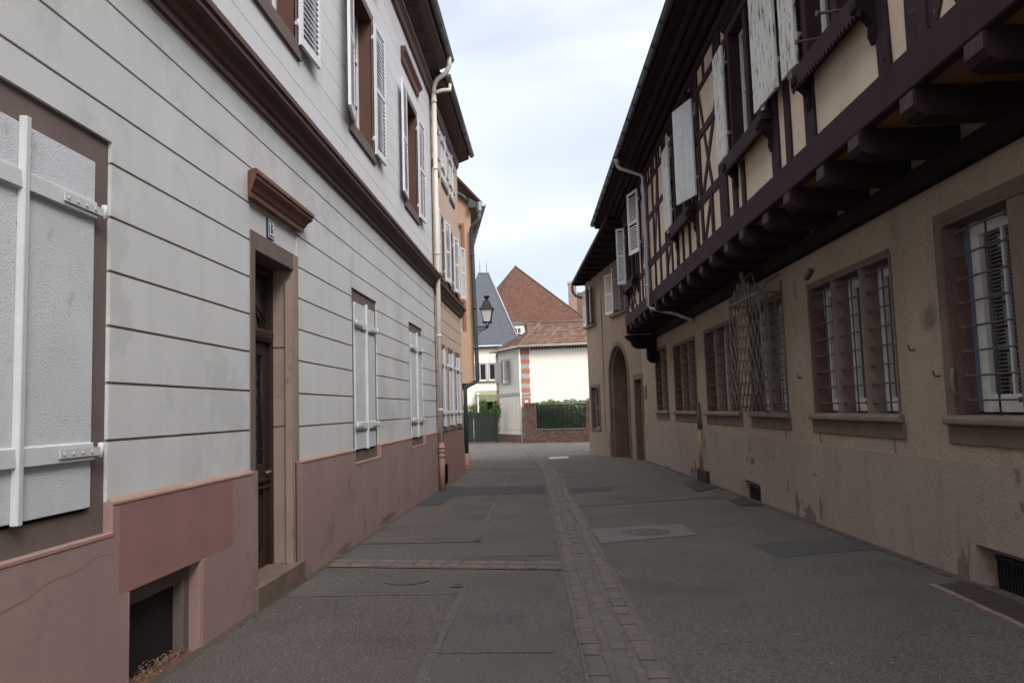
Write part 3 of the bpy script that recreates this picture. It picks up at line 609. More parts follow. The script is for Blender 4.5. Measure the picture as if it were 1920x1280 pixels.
# downpipe shared at the joint with the peach house
mb = MB(FL)
mb.tube([(16.72, .48, 9.42), (16.74, .48, 9.22), (16.78, .40, 9.08), (16.80, .2, 8.95), (16.82, .115, 8.80), (16.82, .11, 8.55)], .052, 10)
mb.tube([(17.2, .42, 9.0), (17.2, .42, 8.86), (17.0, .30, 8.78), (16.85, .12, 8.66)], .045, 10)
mb.tube([(16.82, .11, 8.6), (16.82, .11, .9)], .052, 12); mb.tube([(16.82, .11, 8.42), (16.82, .11, 8.50)], .064, 12)
for z in (6.9, 5.0, 3.2, 1.6): mb.tube([(16.82, .11, z), (16.82, .11, z + .05)], .060, 12)
dp = mb.build('downpipe', 'pipe_cream', wh)
mb = MB(FL)
mb.tube([(16.82, .11, -.2), (16.82, .11, .92)], .062, 12)
for z in (.62, .72, .80): mb.tube([(16.82, .11, z), (16.82, .11, z + .04)], .075, 12)
mb.build('pipe_shoe', 'plinth_edge', dp)

# ================================================================== LEFT: peach house
ph = thing('peach_house', (-2.5, 19.7, 0), 'peach rendered house between the large white house and the orange house', 'house')
P0, P1 = 17.0, 21.95
GP = [1.49 + .32 * k for k in range(9)]
pw = [(17.45, 18.6), (19.0, 20.1), (20.5, 21.55)]; pm = [(17.9, 18.62), (19.68, 20.38), (21.2, 21.7)]; pt_ = [(17.05, 18.05), (18.5, 19.6), (20.0, 21.0)]
def p_fn(s, z):
    for a, b in pw:
        if a < s < b and 1.2 < z < 3.15: return (-.1, 2)
    for a, b in pm:
        if a < s < b and 4.72 < z < 6.2: return None
    for a, b in pt_:
        if a < s < b and 7.2 < z < 8.45: return (-.06, 2)
    if 17.9 < s < 18.4 and -.2 < z < .38: return None
    if z < 1.13: return (.02, 1)
    if z < 4.3:
        for q in GP:
            if abs(z - q) < .009: return (-.012, 3)
    return (0, 0)
relief(FL, 'wall', ['peach', 'plinth_patch', 'stone_mauve', 'groove'], ph, [P0, P1, 17.9, 18.4] + [x for p in pw + pm + pt_ for x in p], [-1, -.2, .38, 1.13, 1.2, 3.15, 4.3, 4.72, 6.2, 7.2, 8.45, 9.0] + [x for q in GP for x in (q - .009, q + .009)], p_fn)
mb = MB(FL); mb.box(P0, P0 + .02, -9, -.02, -1, 9); mb.box(P1 - .02, P1, -9, -.02, -1, 9); mb.box(P0, P1, -9, -8.98, -1, 9); mb.build('side_walls', 'peach', ph)
mb = MB(FL); mb.prism([(-.05, 4.2), (.04, 4.2), (.05, 4.26), (.11, 4.34), (.11, 4.37), (.155, 4.40), (.155, 4.46), (-.05, 4.56)], P0 + .02, P1 + .1); mb.build('cornice', 'brown_paint', ph)
mb = MB(FL); mb.hexa([(P0 - .0, -.05, 8.80), (P1 + .25, -.05, 8.72), (P1 + .25, .33, 8.86), (P0, .33, 8.94), (P0, -.05, 8.95), (P1 + .25, -.05, 8.87), (P1 + .25, .33, 9.0), (P0, .33, 9.08)]); mb.build('soffit', 'soffit_brown', ph)
mb = MB(FL); mb.prism([(-.02, 8.5), (.03, 8.5), (.06, 8.6), (.06, 8.74), (-.02, 8.78)], P0, P1); mb.build('upper_moulding', 'brown_paint', ph)
gutter(FL, ph, P0 - .1, P1 + .35, .40, 9.10, 9.0, r=.07)
mb = MB(FL); mb.hexa([(P0, .36, 9.06), (P1 + .3, .36, 8.98), (P1 + .3, -4.5, 12.6), (P0, -4.5, 12.6), (P0, .36, 9.12), (P1 + .3, .36, 9.04), (P1 + .3, -4.5, 12.7), (P0, -4.5, 12.7)]); mb.hexa([(P0, -9, 9.0), (P1 + .3, -9, 9.0), (P1 + .3, -4.5, 12.6), (P0, -4.5, 12.6), (P0, -9, 9.1), (P1 + .3, -9, 9.1), (P1 + .3, -4.5, 12.7), (P0, -4.5, 12.7)]); mb.build('roof', 'tile_red3', ph)
for a, b in pw:
    mb = MB(FL); mb.box(a, a + .08, -.1, -.004, 1.2, 3.15); mb.box(b - .08, b, -.1, -.004, 1.2, 3.15); mb.box(a + .08, b - .08, -.1, -.004, 3.03, 3.15); mb.box(a - .03, b + .03, -.1, .04, 1.14, 1.22); mb.build('window', 'stone_mauve', ph)
    closed_pair(FL, ph, a + .1, b - .1, 1.25, 3.0, .03, zb=(1.55, 2.66), m='shutter_plain')
for a, b in pt_:
    closed_pair(FL, ph, a + .05, b - .05, 7.25, 8.42, .02, zb=(7.5, 8.15), m='shutter_plain')
    mb = MB(FL); mb.box(a - .02, b + .02, -.06, .035, 7.10, 7.22); mb.build('window_sill', 'stone_mauve', ph)
for a, b in pm:
    w_ = stone_frame(FL, ph, a, b, 4.72, 6.2, .08, -.02, .012, 'stone_mauve', .03, .2)
    casement(FL, w_, a, b, 4.72, 6.2, -.16, rows=1)
    louvre(FL, ph, a - .02, 4.72, 6.2, .48, -1, 4, .03)
    if b < 21.5: louvre(FL, ph, b + .02, 4.72, 6.2, .48, 1, 8, .03)
    else: louvre(FL, ph, b + .02, 4.72, 6.2, .42, 1, 12, .05)
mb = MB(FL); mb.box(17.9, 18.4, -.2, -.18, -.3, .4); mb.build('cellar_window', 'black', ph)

# ================================================================== LEFT: orange house
OP, ol = frame_between((-2.27, 23.3), (-3.5, 31.0), -1)        # street side
oh = thing('orange_house', (-4.5, 25, 0), 'orange house with jutting upper storey and grey corner pipe, beyond the peach house', 'house')
OF = Frame(-7.0, 23.3, 0, -1)                                   # gable face towards the camera, s = X+7
def o_fn(s, z):
    for a, b, c, d in ((3.95, 4.53, 6.25, 7.25), (3.95, 4.53, 3.95, 4.92)):
        if a < s < b and c < z < d: return (-.16, 1)
    return (0, 0)
mb0 = relief(OF, 'gable_wall', ['orange_render', 'orange_dark'], oh, [0, 4.73, 3.95, 4.53], [2.40, 3.95, 4.92, 6.25, 7.25, 7.68], o_fn)
mb = MB(OF); mb.plate([(0, 7.68), (4.73, 7.68), (4.73, 7.72), (4.2, 8.25), (3.4, 9.6), (0, 9.6)], -.1, 0); mb.build('gable_top', 'orange_render', oh)
for c, d in ((6.25, 7.25), (3.95, 4.92)):
    mb = MB(OF); mb.box(4.45, 4.529, -.15, .004, c, d); mb.box(3.951, 4.45, -.15, .004, d - .07, d); mb.build('window_surround', 'orange_dark', oh)
    w_ = casement(OF, oh, 3.96, 4.44, c, d - .07, -.10, leaves=1, w=.07)
    mb = MB(OF); mb.box(4.0, 4.40, -.14, -.125, c, d - .07); mb.build('curtain', 'casement_white', w_)
def os_fn(s, z): return (0, 0)
relief(OP, 'street_wall', ['orange_render'], oh, [0, ol], [2.40, 7.7], os_fn)
mb = MB(); mb.hexa([(-7, 23.32, 2.39), (-2.28, 23.32, 2.39), (-3.51, 31, 2.39), (-7, 31, 2.39), (-7, 23.32, 2.41), (-2.28, 23.32, 2.41), (-3.51, 31, 2.41), (-7, 31, 2.41)]); mb.build('floor_slab', 'soffit_grey', oh)
mb = MB(); mb.hexa([(-7, 23.5, -1), (-2.66, 23.5, -1), (-3.9, 31, -1), (-7, 31, -1), (-7, 23.5, 2.39), (-2.66, 23.5, 2.39), (-3.9, 31, 2.39), (-7, 31, 2.39)]); mb.build('lower_wall', 'orange_render', oh)
mb = MB(OF); mb.box(4.44, 4.52, -.2, .1, -.6, .3); mb.build('corner_guard', 'plinth_edge', oh)
# roof with overhanging eave on the street side
mb = MB(OP)
mb.hexa([(-.25, .30, 7.68), (ol + .2, .30, 7.68), (ol + .2, -.05, 7.66), (-.25, -.05, 7.66), (-.25, .32, 7.75), (ol + .2, .32, 7.75), (ol + .2, -.05, 7.95), (-.25, -.05, 7.95)]); mb.build('eave', 'zinc_dark', oh)
mb = MB(OP); mb.hexa([(-.28, .33, 7.76), (ol + .2, .33, 7.76), (ol + .2, -2.5, 10.8), (-.28, -2.5, 10.8), (-.28, .33, 7.84), (ol + .2, .33, 7.84), (ol + .2, -2.5, 10.9), (-.28, -2.5, 10.9)]); mb.build('roof', 'tile_red3', oh)
mb = MB(); mb.tube([(-2.34, 23.2, 7.9), (-2.45, 23.2, 8.05), (-2.72, 23.2, 8.22), (-3.0, 23.2, 8.8)], .05, 6); mb.build('verge', 'zinc', oh)
gutter(OP, oh, -.3, ol, .38, 7.76, m='zinc_bright')
mb = MB(); mb.lathe((-1.98, 23.12), [(.04, 7.42), (.05, 7.5), (.09, 7.56), (.10, 7.82)], 10); mb.build('rainwater_head', 'zinc_bright', oh)
mb = MB()
mb.tube([(-1.98, 23.12, 7.45), (-1.99, 23.12, 7.3), (-2.16, 23.12, 7.14), (-2.24, 23.16, 7.05), (-2.23, 23.16, 6.2), (-2.17, 23.16, 2.52), (-2.2, 23.16, 2.44), (-2.50, 23.16, 2.30), (-2.55, 23.16, 2.2), (-2.55, 23.16, .3)], .062, 10)
for z in (6.2, 4.6, 3.4): mb.tube([(-2.235 + .017 * (6.2 - z), 23.16, z), (-2.235 + .017 * (6.2 - z), 23.16, z + .06)], .072, 10)
dp = mb.build('downpipe', 'zinc_dark', oh)
mb = MB(); mb.tube([(-2.55, 23.16, -.4), (-2.55, 23.16, .34)], .085, 10); mb.build('pipe_shoe', 'plinth_edge', dp)

# ================================================================== street lamp on the orange house
lx, ly, lz = -1.93, 24.3, 4.16
sl = thing('street_lamp', (-2.42, ly, lz), 'black four-sided lantern on a scrolled bracket fixed to the orange house', 'street lamp')
mb = MB()
mb.tube([(-2.44, ly, lz + .02), (lx, ly, lz + .02)], .018, 6, world=True); mb.tube([(-2.44, ly, lz - .26), (-2.25, ly, lz - .22), (-2.05, ly, lz - .06), (lx + .02, ly, lz)], .012, 6, world=True)
FX = Frame(0, ly, 0, 1)
spiral(mb.__class__(FX), (0, 0), .01, 0)
m2 = MB(FX); spiral(m2, (-2.16, lz - .075), .06, 0, d=1, th=.010); spiral(m2, (-2.02, lz - .06), .045, 0, d=-1, th=.009); spiral(m2, (-2.30, lz - .1), .07, 0, d=-1, th=.010)
off = len(mb.v); mb.v += m2.v; mb.f += [[i + off for i in f] for f in m2.f]; mb.m += m2.m; mb.sm += m2.sm
mb.box(-2.46, -2.43, ly - .04, ly + .04, lz - .32, lz + .08)
mb.build('bracket', 'iron_black', sl)
def frust(mb, c, r0, r1, z0, z1, m=0):
    mb.hexa([(c[0] + sx * r0, c[1] + sy * r0, z0) for sx, sy in ((-1, -1), (1, -1), (1, 1), (-1, 1))] + [(c[0] + sx * r1, c[1] + sy * r1, z1) for sx, sy in ((-1, -1), (1, -1), (1, 1), (-1, 1))], m)
c = (lx, ly)
mb = MB()
zt = lz + .16
for sx, sy in ((-1, -1), (1, -1), (1, 1), (-1, 1)):
    mb.tube([(lx + sx * .105, ly + sy * .105, zt), (lx + sx * .18, ly + sy * .18, zt + .40)], .013, 5, world=True); mb.tube([(lx, ly, lz + .04), (lx + sx * .10, ly + sy * .10, zt)], .012, 5, world=True)
    mb.tube([(lx + sx * .125, ly + sy * .125, zt - .03), (lx + sx * .13, ly + sy * .13, zt + .02)], .018, 5, world=True)
for r_, z in ((.105, zt), (.18, zt + .40)):
    q = [(lx - r_, ly - r_, z), (lx + r_, ly - r_, z), (lx + r_, ly + r_, z), (lx - r_, ly + r_, z), (lx - r_, ly - r_, z)]
    for a, b in zip(q, q[1:]): mb.tube([a, b], .014, 5, world=True)
mb.lathe(c, [(.02, lz - .04), (.045, lz), (.045, lz + .04), (.02, lz + .08)], 10)
mb.build('lantern_frame', 'iron_black', sl)
mb = MB(); frust(mb, c, .100, .172, zt + .01, zt + .39); mb.build('glass', 'lamp_glass', sl)
mb = MB(); frust(mb, c, .225, .205, zt + .40, zt + .45); frust(mb, c, .17, .15, zt + .45, zt + .52); frust(mb, c, .15, .085, zt + .52, zt + .68); mb.lathe(c, [(.05, zt + .68), (.045, zt + .74), (.09, zt + .78), (.10, zt + .82), (.04, zt + .84)], 12); mb.build('cap', 'iron_black', sl)

# ================================================================== RIGHT: half-timbered house
FR = Frame(3.75, 0, math.pi / 2 + .03, 1); J = .80
th = thing('timber_house', (3.9, 10, 0), 'half-timbered house with dark beams jutting over a brownish rendered lower storey, filling the right side', 'house')
th['label'] = 'half-timbered house with dark jutting beams over ochre lower storey, filling the right side'
RW = [(5.05, 7.10, 2, 3.10), (8.15, 10.45, 3, 3.04), (11.55, 13.30, 2, 3.10), (14.1, 16.6, 3, 3.04), (17.6, 20.15, 3, 3.02), (21.2, 23.05, 2, 3.12)]
def r_fn(s, z):
    for a, b, n, t in RW:
        if a < s < b and 1.43 < z < t: return None
    if 5.35 < s < 6.93 and z < .35: return (-.16, 1)
    if 13.1 < s < 14.05 and z < .26: return (-.10, 1)
    if z < 1.03: return (.016, 1)
    return (0, 0)
relief(FR, 'lower_wall', ['ochre_wall', 'ochre_plinth'], th, [-4, 25.72, 5.35, 6.93, 13.1, 14.05] + [x for w in RW for x in w[:2]], [-1.2, .26, .35, 1.03, 1.43, 4.0] + [w[3] for w in RW], r_fn)
mb = MB(FR); mb.box(-4, -3.98, -9, -.02, -1, 11); mb.box(25.6, 25.62, -9, -.05, -1, 7.5); mb.box(-4, 25.6, -9, -8.98, -1, 7.3); mb.box(-4, 25.6, -.03, -.02, 4.0, 7.2); mb.build('rear_walls', 'ochre_wall', th)

def barred_window(s0, s1, n, zt, kinds):
    z0, z1 = 1.43, zt; D = .32; mw = .25 if s0 < 6 else .12
    w_ = stone_frame(FR, th, s0, s1, z0, z1, .13 if s0 < 6 else .05, -.02, .010, 'stone_brown', 0, D, rm='stone_brown', wb=.0)
    mb = MB(FR); mb.prism([(-.02, z1 + .02), (.012, z1 + .02), (.03, z1 + .05), (.03, z1 + .075), (-.02, z1 + .09)], s0 - .02, s1 + .02); mb.build('lintel_moulding', 'stone_brown', w_)
    mb = MB(FR); mb.prism([(-D, z0 - .085), (.06, z0 - .085), (.075, z0 - .072), (.075, z0 - .03), (.05, z0 - .003), (-D, z0 + .004)], s0 - .1, s1 + .1); mb.build('sill', 'stone_pale', w_, bevel=.006)
    mb = MB(FR); mb.box(s0 - .12, s1 + .12, -.01, .018, z0 - .25, z0 - .085); mb.build('apron', 'stone_brown', w_, bevel=.004)
    L = (s1 - s0 - mw * (n - 1)) / n
    for k in range(n - 1):
        c_ = s0 + L * (k + 1) + mw * k
        mb = MB(FR); P_ = [(c_ - .005, -D), (c_ - .005, -.10), (c_ + .02, -.03), (c_ + .035, -.008), (c_ + mw - .035, -.008), (c_ + mw - .02, -.03), (c_ + mw + .005, -.10), (c_ + mw + .005, -D)]
        lo = [mb.P(a, u, z0) for a, u in P_]; hi = [mb.P(a, u, z1) for a, u in P_]
        for i in range(len(P_)): mb.face([lo[i], lo[(i + 1) % 8], hi[(i + 1) % 8], hi[i]])
        mb.build('mullion', 'stone_pale', w_)
    for k in range(n):
        a = s0 + (L + mw) * k; b = a + L; kd = kinds[k]
        if kd in ('glass', 'blind'):
            fm = 'casement_white'
            if k == n - 1 and kd == 'blind':
                mb = MB(FR); mb.box(b - .10, b - .001, -.30, -.186, z0 + .03, z1 - .001); mb.build('blue_jamb', 'casement_blue', w_)
                b -= .10
            mb = MB(FR); u = -.245
            mb.box(a + .002, a + .055, u, u + .05, z0 + .02, z1 - .002); mb.box(b - .12, b - .002, u, u + .06, z0 + .02, z1 - .002); mb.box(a + .055, b - .12, u, u + .045, z0 + .02, z0 + .17); mb.box(a + .055, b - .12, u, u + .045, z1 - .12, z1 - .002)
            mb.box((a + b) / 2 - .035, (a + b) / 2 + .0, u, u + .04, z0 + .17, z1 - .12)
            cs = mb.build('casement', 'casement_white', w_, bevel=.004)
            mb = MB(FR); mb.box(a + .05, b - .1, -.262, -.238, z0 + .1, z1 - .1); mb.build('pane', 'glass_dark', w_)
            if kd == 'blind':
                mb = MB(FR); z = z0 + .2
                while z < z1 - .14: mb.box(a + .06, b - .13, -.234, -.226, z, z + .010); z += .034
                mb.build('blind', 'zinc', w_)
        else:
            mb = MB(FR)
            for q in range(4): mb.box(a + (b - a) * q / 4 + .003, a + (b - a) * (q + 1) / 4 - .003, -.20, -.165 - .004 * (q % 2), z0 + .01, z1 - .002)
            mb.box(a + .01, b - .01, -.164, -.14, z0 + .22, z0 + .32); mb.box(a + .01, b - .01, -.164, -.14, z1 - .35, z1 - .25)
            mb.build('board_shutter', kd, w_, bevel=.003)
        # iron bars let into the stone
        mb = MB(FR); mb_u = -.055; nb = 8
        for x in (a + (b - a) * .42,): mb.tube([(x, mb_u, z0), (x, mb_u, z1)], .009, 6)
        for j in range(nb):
            z = z0 + (z1 - z0) * (j + .6) / nb
            mb.tube([(a - .02, -.06, z), (a + .05, mb_u + .012, z), (a + (b - a) * .5, mb_u + .03, z), (b - .05, mb_u + .012, z), (b + .02, -.06, z)], .010, 6)
            for q in (a + .045, b - .045): mb.tube([(q, mb_u + .01, z - .02), (q, mb_u + .01, z + .02)], .019, 6)
        mb.build('grille', 'iron_rust', w_)
    # folded board standing in the far reveal
    mb = MB(FR); mb.box(s1 - .03, s1 - .001, -.185, -.015, z0 + .005, z0 + (z1 - z0) * .78); mb.build('reveal_board', 'board_mauve', w_)
barred_window(*RW[0], ['glass', 'blind']); barred_window(*RW[1], ['glass'] * 3); barred_window(*RW[2], ['glass'] * 2)
barred_window(*RW[3], ['glass', 'glass', 'glass']); barred_window(*RW[4], ['board_red', 'board_mauve', 'board_mauve']); barred_window(*RW[5], ['board_red', 'board_mauve'])
mat('ochre_trim', (.36, .26, .16), (.28, .20, .125), 4, bump=.6, bsc=40, streak=(.2, .14, .09))
# small fittings on the wall
for s_, z in ((7.75, 2.05), (7.32, 2.38 - .6), (10.9, 1.9), (13.6, 2.2)):
    mb = MB(FR); mb.tube([(s_, -.01, z), (s_, .045, z), (s_ - .005, .06, z + .025), (s_, .06, z + .05)], .010, 6); mb.build('wall_hook', 'iron_rust', th)
mb = MB(FR); mb.tube([(7.05, .012, 1.60), (7.06, .03, 1.68), (7.04, .04, 1.76), (7.06, .02, 1.84)], [.02, .015, .02, .012], 6); mb.build('shutter_catch', 'iron_pale', th)
mb = MB(FR); mb.plate([(10.42, 3.17), (10.50, 3.20), (10.28, 3.30), (10.20, 3.26)], 0, .05); mb.build('iron_stay', 'iron_rust', th)

# lattice cage in front of the third window
cg_a, cg_b, cu = 11.52, 13.25, .33
cage = MB(FR)
def bu(s): return 0
for z, a1 in ((1.44, 1), (3.18, 1)):
    cage.tube([(cg_a, .0, z), (cg_a, cu, z), (cg_b, cu, z), (cg_b, 0, z)], .017 if z > 2 else .014, 6)
for x in (cg_a, cg_b): cage.tube([(x, cu, 1.44), (x, cu, 3.18)], .013, 6); cage.tube([(x, .01, 1.44), (x, .01, 3.35)], .014, 6)
mat('iron_cage', (.185, .16, .13), (.11, .092, .076), 18, rough=.8, bump=.4, bsc=80)
cage_o = cage.build('window_cage', 'iron_cage', th)
mb = MB(FR); Wd = cg_b - cg_a; H_ = 1.72; nd = 8; st = Wd / nd; rise = .36
for k in range(-2 * nd, nd + 1):
    for d in (1, -1):
        x0 = cg_a + k * st if d == 1 else cg_b - k * st
        pts = []
        # run from bottom to top clipped to the face
        for j in range(0, 41):
            z = 1.46 + H_ * j / 40; x = x0 + d * (z - 1.46) / rise * st * 1.0
            if cg_a <= x <= cg_b: pts.append((x, cu + (.004 if d == 1 else -.012), z))
        if len(pts) > 2: mb.tube([pts[0], pts[-1]], .009, 5)
for zc in (1.86, 2.62):
    for xc in (cg_a + .35, cg_a + 1.35):
        mb.tube([(xc + .06 * math.cos(2 * math.pi * k / 16), cu + .02, zc + .16 * math.sin(2 * math.pi * k / 16)) for k in range(17)], .008, 5)
mb.build('lattice', 'iron_cage', cage_o)
for x in (cg_a, cg_b):
    for j in range(9): z = 1.52 + j * .19; mb = MB(FR); mb.tube([(x, .0, z), (x, cu * .85, z), (x, cu - .01, z + .04)], .009, 5); mb.build('side_bar', 'iron_cage', cage_o)
for q in (.11, .22): mb = MB(FR); mb.tube([(cg_a, q, 1.44), (cg_a, q, 3.18)], .007, 5); mb.build('side_bar', 'iron_cage', cage_o)
mb = MB(FR); cm = (cg_a + cg_b) / 2
for d in (1, -1):
    spiral(mb, (cm + d * .16, 3.38), .10, cu + .02, d=d, th=.014); spiral(mb, (cm + d * .42, 3.30), .09, cu + .02, d=-d, th=.013); spiral(mb, (cm + d * .70, 3.26), .06, cu + .02, d=d, th=.012)
    mb.tube([(cm + d * .85, cu, 3.19), (cm + d * .55, cu * .9, 3.36), (cm + d * .25, cu * .7, 3.54), (cm, cu * .6, 3.62)], .014, 6)
    mb.tube([(cm + d * .85, cu, 3.19), (cm + d * .8, .18, 3.35), (cm + d * .8, .0, 3.45)], .012, 6)
    for q in range(4): mb.plate([(cm + d * (.04 + q * .17), 3.20), (cm + d * (.16 + q * .17), 3.20), (cm + d * (.13 + q * .16), 3.40 - q * .04), (cm + d * (.06 + q * .15), 3.54 - q * .08)], cu - .03 - .01 * q, cu - .01 - .01 * q)
spiral(mb, (cm, 3.56), .08, cu, th=.016)
mb.plate([(cg_a, 3.17), (cg_b, 3.17), (cg_b, 3.215), (cg_a, 3.215)], cu, cu + .02)
for k in range(9): mb.tube([(cg_a + .1 + k * .19, cu, 3.19), (cg_a + .1 + k * .19, cu + .01, 3.27)], [.012, .004], 5)
mb.build('crest', 'iron_cage', cage_o)

# vents in the plinth
def vent(a, b, z0, z1, d, nbar):
    mb = MB(FR); mb.box(a, b, -d + .01, -d + .04, z1 - .07, z1); mb.box(a, a + .05, -d + .01, -d + .04, z0 - .3, z1 - .07); mb.box(b - .05, b, -d + .01, -d + .04, z0 - .3, z1 - .07); v = mb.build('cellar_vent', 'ochre_plinth', th)
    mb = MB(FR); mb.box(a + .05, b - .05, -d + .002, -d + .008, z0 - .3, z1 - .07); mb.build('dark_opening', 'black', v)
    mb = MB(FR)
    for k in range(nbar): x = a + .08 + (b - a - .16) * k / (nbar - 1); mb.box(x - .008, x + .008, -d + .03, -d + .05, z0 - .3, z1 - .08)
    mb.box(a + .05, b - .05, -d + .03, -d + .052, z1 - .11, z1 - .08); mb.build('vent_grille', 'iron_black', v)
vent(5.35, 6.93, 0, .35, .16, 34); vent(13.1, 14.05, -.08, .26, .10, 9)
mb = MB(FR); mb.box(16.72, 17.72, .0, .07, -.4, .17); mb.build('wall_plate', 'black', th, bevel=.01)
mb = MB(FR); mb.tube([(17.35, .03, .17), (17.35, .03, 1.1)], .055, 10); pg = mb.build('pipe_sleeve', 'ochre_trim', th)
mb = MB(FR); mb.tube([(17.3, .03, 1.06), (17.35, .03, 1.3), (17.38, .03, 1.62)], [.065, .05, .02], 8); mb.build('sleeve_tip', 'iron_rust', pg)
mb = MB(FR); mb.box(22.5, 22.95, .0, .012, 1.14, 1.30); mb.build('notice', 'awning', th)
mb = MB(FR); mb.box(25.0, 25.5, .0, .03, 1.8, 2.2); mb.build('plaque', 'zinc_dark', th)

def blotch(F, parent, s_, z, rs, rz, u, m, seed, name='plaster_patch', n=18):
    r = random.Random(seed); mb = MB(F); pts = [(s_ + rs * (1 + r.uniform(-.45, .35)) * math.cos(2 * math.pi * k / n), z + rz * (1 + r.uniform(-.45, .35)) * math.sin(2 * math.pi * k / n)) for k in range(n)]
    mb.face([mb.P(a, u, b) for a, b in pts]); return mb.build(name, m, parent)
mat('stain', (.13, .10, .08), (.17, .132, .11), 6, bump=1, bsc=60, bdist=.006)
mat('patch_pale', (.30, .24, .19), (.24, .19, .15), 5, bump=1, bsc=50, bdist=.006)
for k, (s_, z, a, b, m_) in enumerate(((10.9, .02, .22, .16, 'stain'), (11.35, .14, .10, .18, 'stain'), (10.45, .22, .05, .16, 'stain'), (11.7, .38, .03, .10, 'stain'), (10.6, .62, .10, .015, 'stain'), (18.1, .12, .12, .22, 'stain'), (18.45, .0, .2, .16, 'stain'), (7.15, .05, .09, .20, 'stain'), (7.05, .28, .03, .10, 'patch_pale'), (14.2, .1, .09, .2, 'patch_pale'), (12.3, .75, .02, .06, 'stain'), (16.3, -.05, .14, .06, 'patch_pale'), (9.2, -.02, .3, .03, 'stain'), (21.5, -.1, .3, .05, 'stain'))):
    blotch(FR, th, s_, z, a, b, .0175 + .0006 * k, m_, 40 + k)
def crack(F, parent, s_, z, ds, dz, u, seed, m='stain', w=.004):
    r = random.Random(seed); mb = MB(F); n = 12; P_ = [(s_ + ds * k / n + r.uniform(-.02, .02), z + dz * k / n + r.uniform(-.015, .015)) for k in range(n + 1)]
    A_ = [mb.P(a, u, b - w / 2) for a, b in P_]; B_ = [mb.P(a + w * .5, u, b + w * (1 - k / n)) for k, (a, b) in enumerate(P_)]
    for k in range(n): mb.face([A_[k], A_[k + 1], B_[k + 1], B_[k]])
    return mb.build('crack', m, parent)
crack(FR, th, 9.6, 1.0, .35, -.55, .0172, 1); crack(FR, th, 8.0, 1.35, -.25, -.28, .0015, 2); crack(FR, th, 13.4, 1.38, .25, -.3, .0015, 3)
crack(FL, wh, 3.0, .72, 1.3, .16, .0312, 4, 'plinth_patch', .005); crack(FL, wh, 4.55, .72, .2, .3, .0312, 5, 'plinth_edge', .003); crack(FL, wh, 9.0, .3, .3, .6, .0312, 6, 'plinth_patch', .004)
for k, (s_, z, a, b) in enumerate(((11.6, .12, .5, .05), (14.0, .06, .6, .06), (9.2, .1, .3, .04), (12.6, .3, .05, .07))): blotch(FL, wh, s_, z - .06, a, b, .0312 + .0006 * k, 'plinth_edge' if k % 2 else 'stain', 70 + k)

for k, (F_, s_, z, a, b, u_, m_) in enumerate(((FR, 8.3, 1.10, .03, .10, .0012, 'stain'), (FR, 10.35, 1.08, .03, .12, .0012, 'stain'), (FR, 11.7, 1.10, .03, .10, .0012, 'stain'), (FR, 15.2, 1.2, .5, .03, .0012, 'patch_pale'))):
    blotch(F_, th, s_, z, a, b, u_ + .0004 * k, m_, 140 + k)
# jetty: plate, joists, bressummer, boards
mb = MB(FR); mb.box(-4, 22.9, -.01, .13, 3.50, 3.70); mb.build('wall_plate_beam', 'timber_dark', th, bevel=.015)
mb = MB(FR); mb.box(-4, 22.9, .0, J - .02, 3.89, 3.93); mb.build('jetty_boards', 'soffit_orange', th)
rj = random.Random(11); js = [4.10 + .892 * k for k in range(-6, 22)]
for s_ in js:
    mb = MB(FR); s_ += rj.uniform(-.03, .03); w = .11 + rj.uniform(-.01, .012); ue = J + .035 + rj.uniform(-.02, .03); zb = 3.66 + rj.uniform(-.01, .012)
    mb.prism([(-.02, zb), (ue - .09, zb), (ue - .025, zb + .03), (ue, zb + .08), (ue, 3.862), (ue - .05, 3.888), (-.02, 3.888)], s_ - w, s_ + w)
    jo = mb.build('joist', ['joist_wood'], th, bevel=.008)
    mb = MB(FR); mb.plate([(s_ - w + .012, zb + .085), (s_ + w - .012, zb + .085), (s_ + w - .02, 3.855), (s_ - w + .014, 3.858)], ue + .0005, ue + .006); mb.build('joist_end', 'timber_end', jo)
mb = MB(FR); mb.box(-4, 22.9, J - .06, J + .045, 3.87, 4.185); mb.build('sill_beam', 'timber', th, bevel=.012)
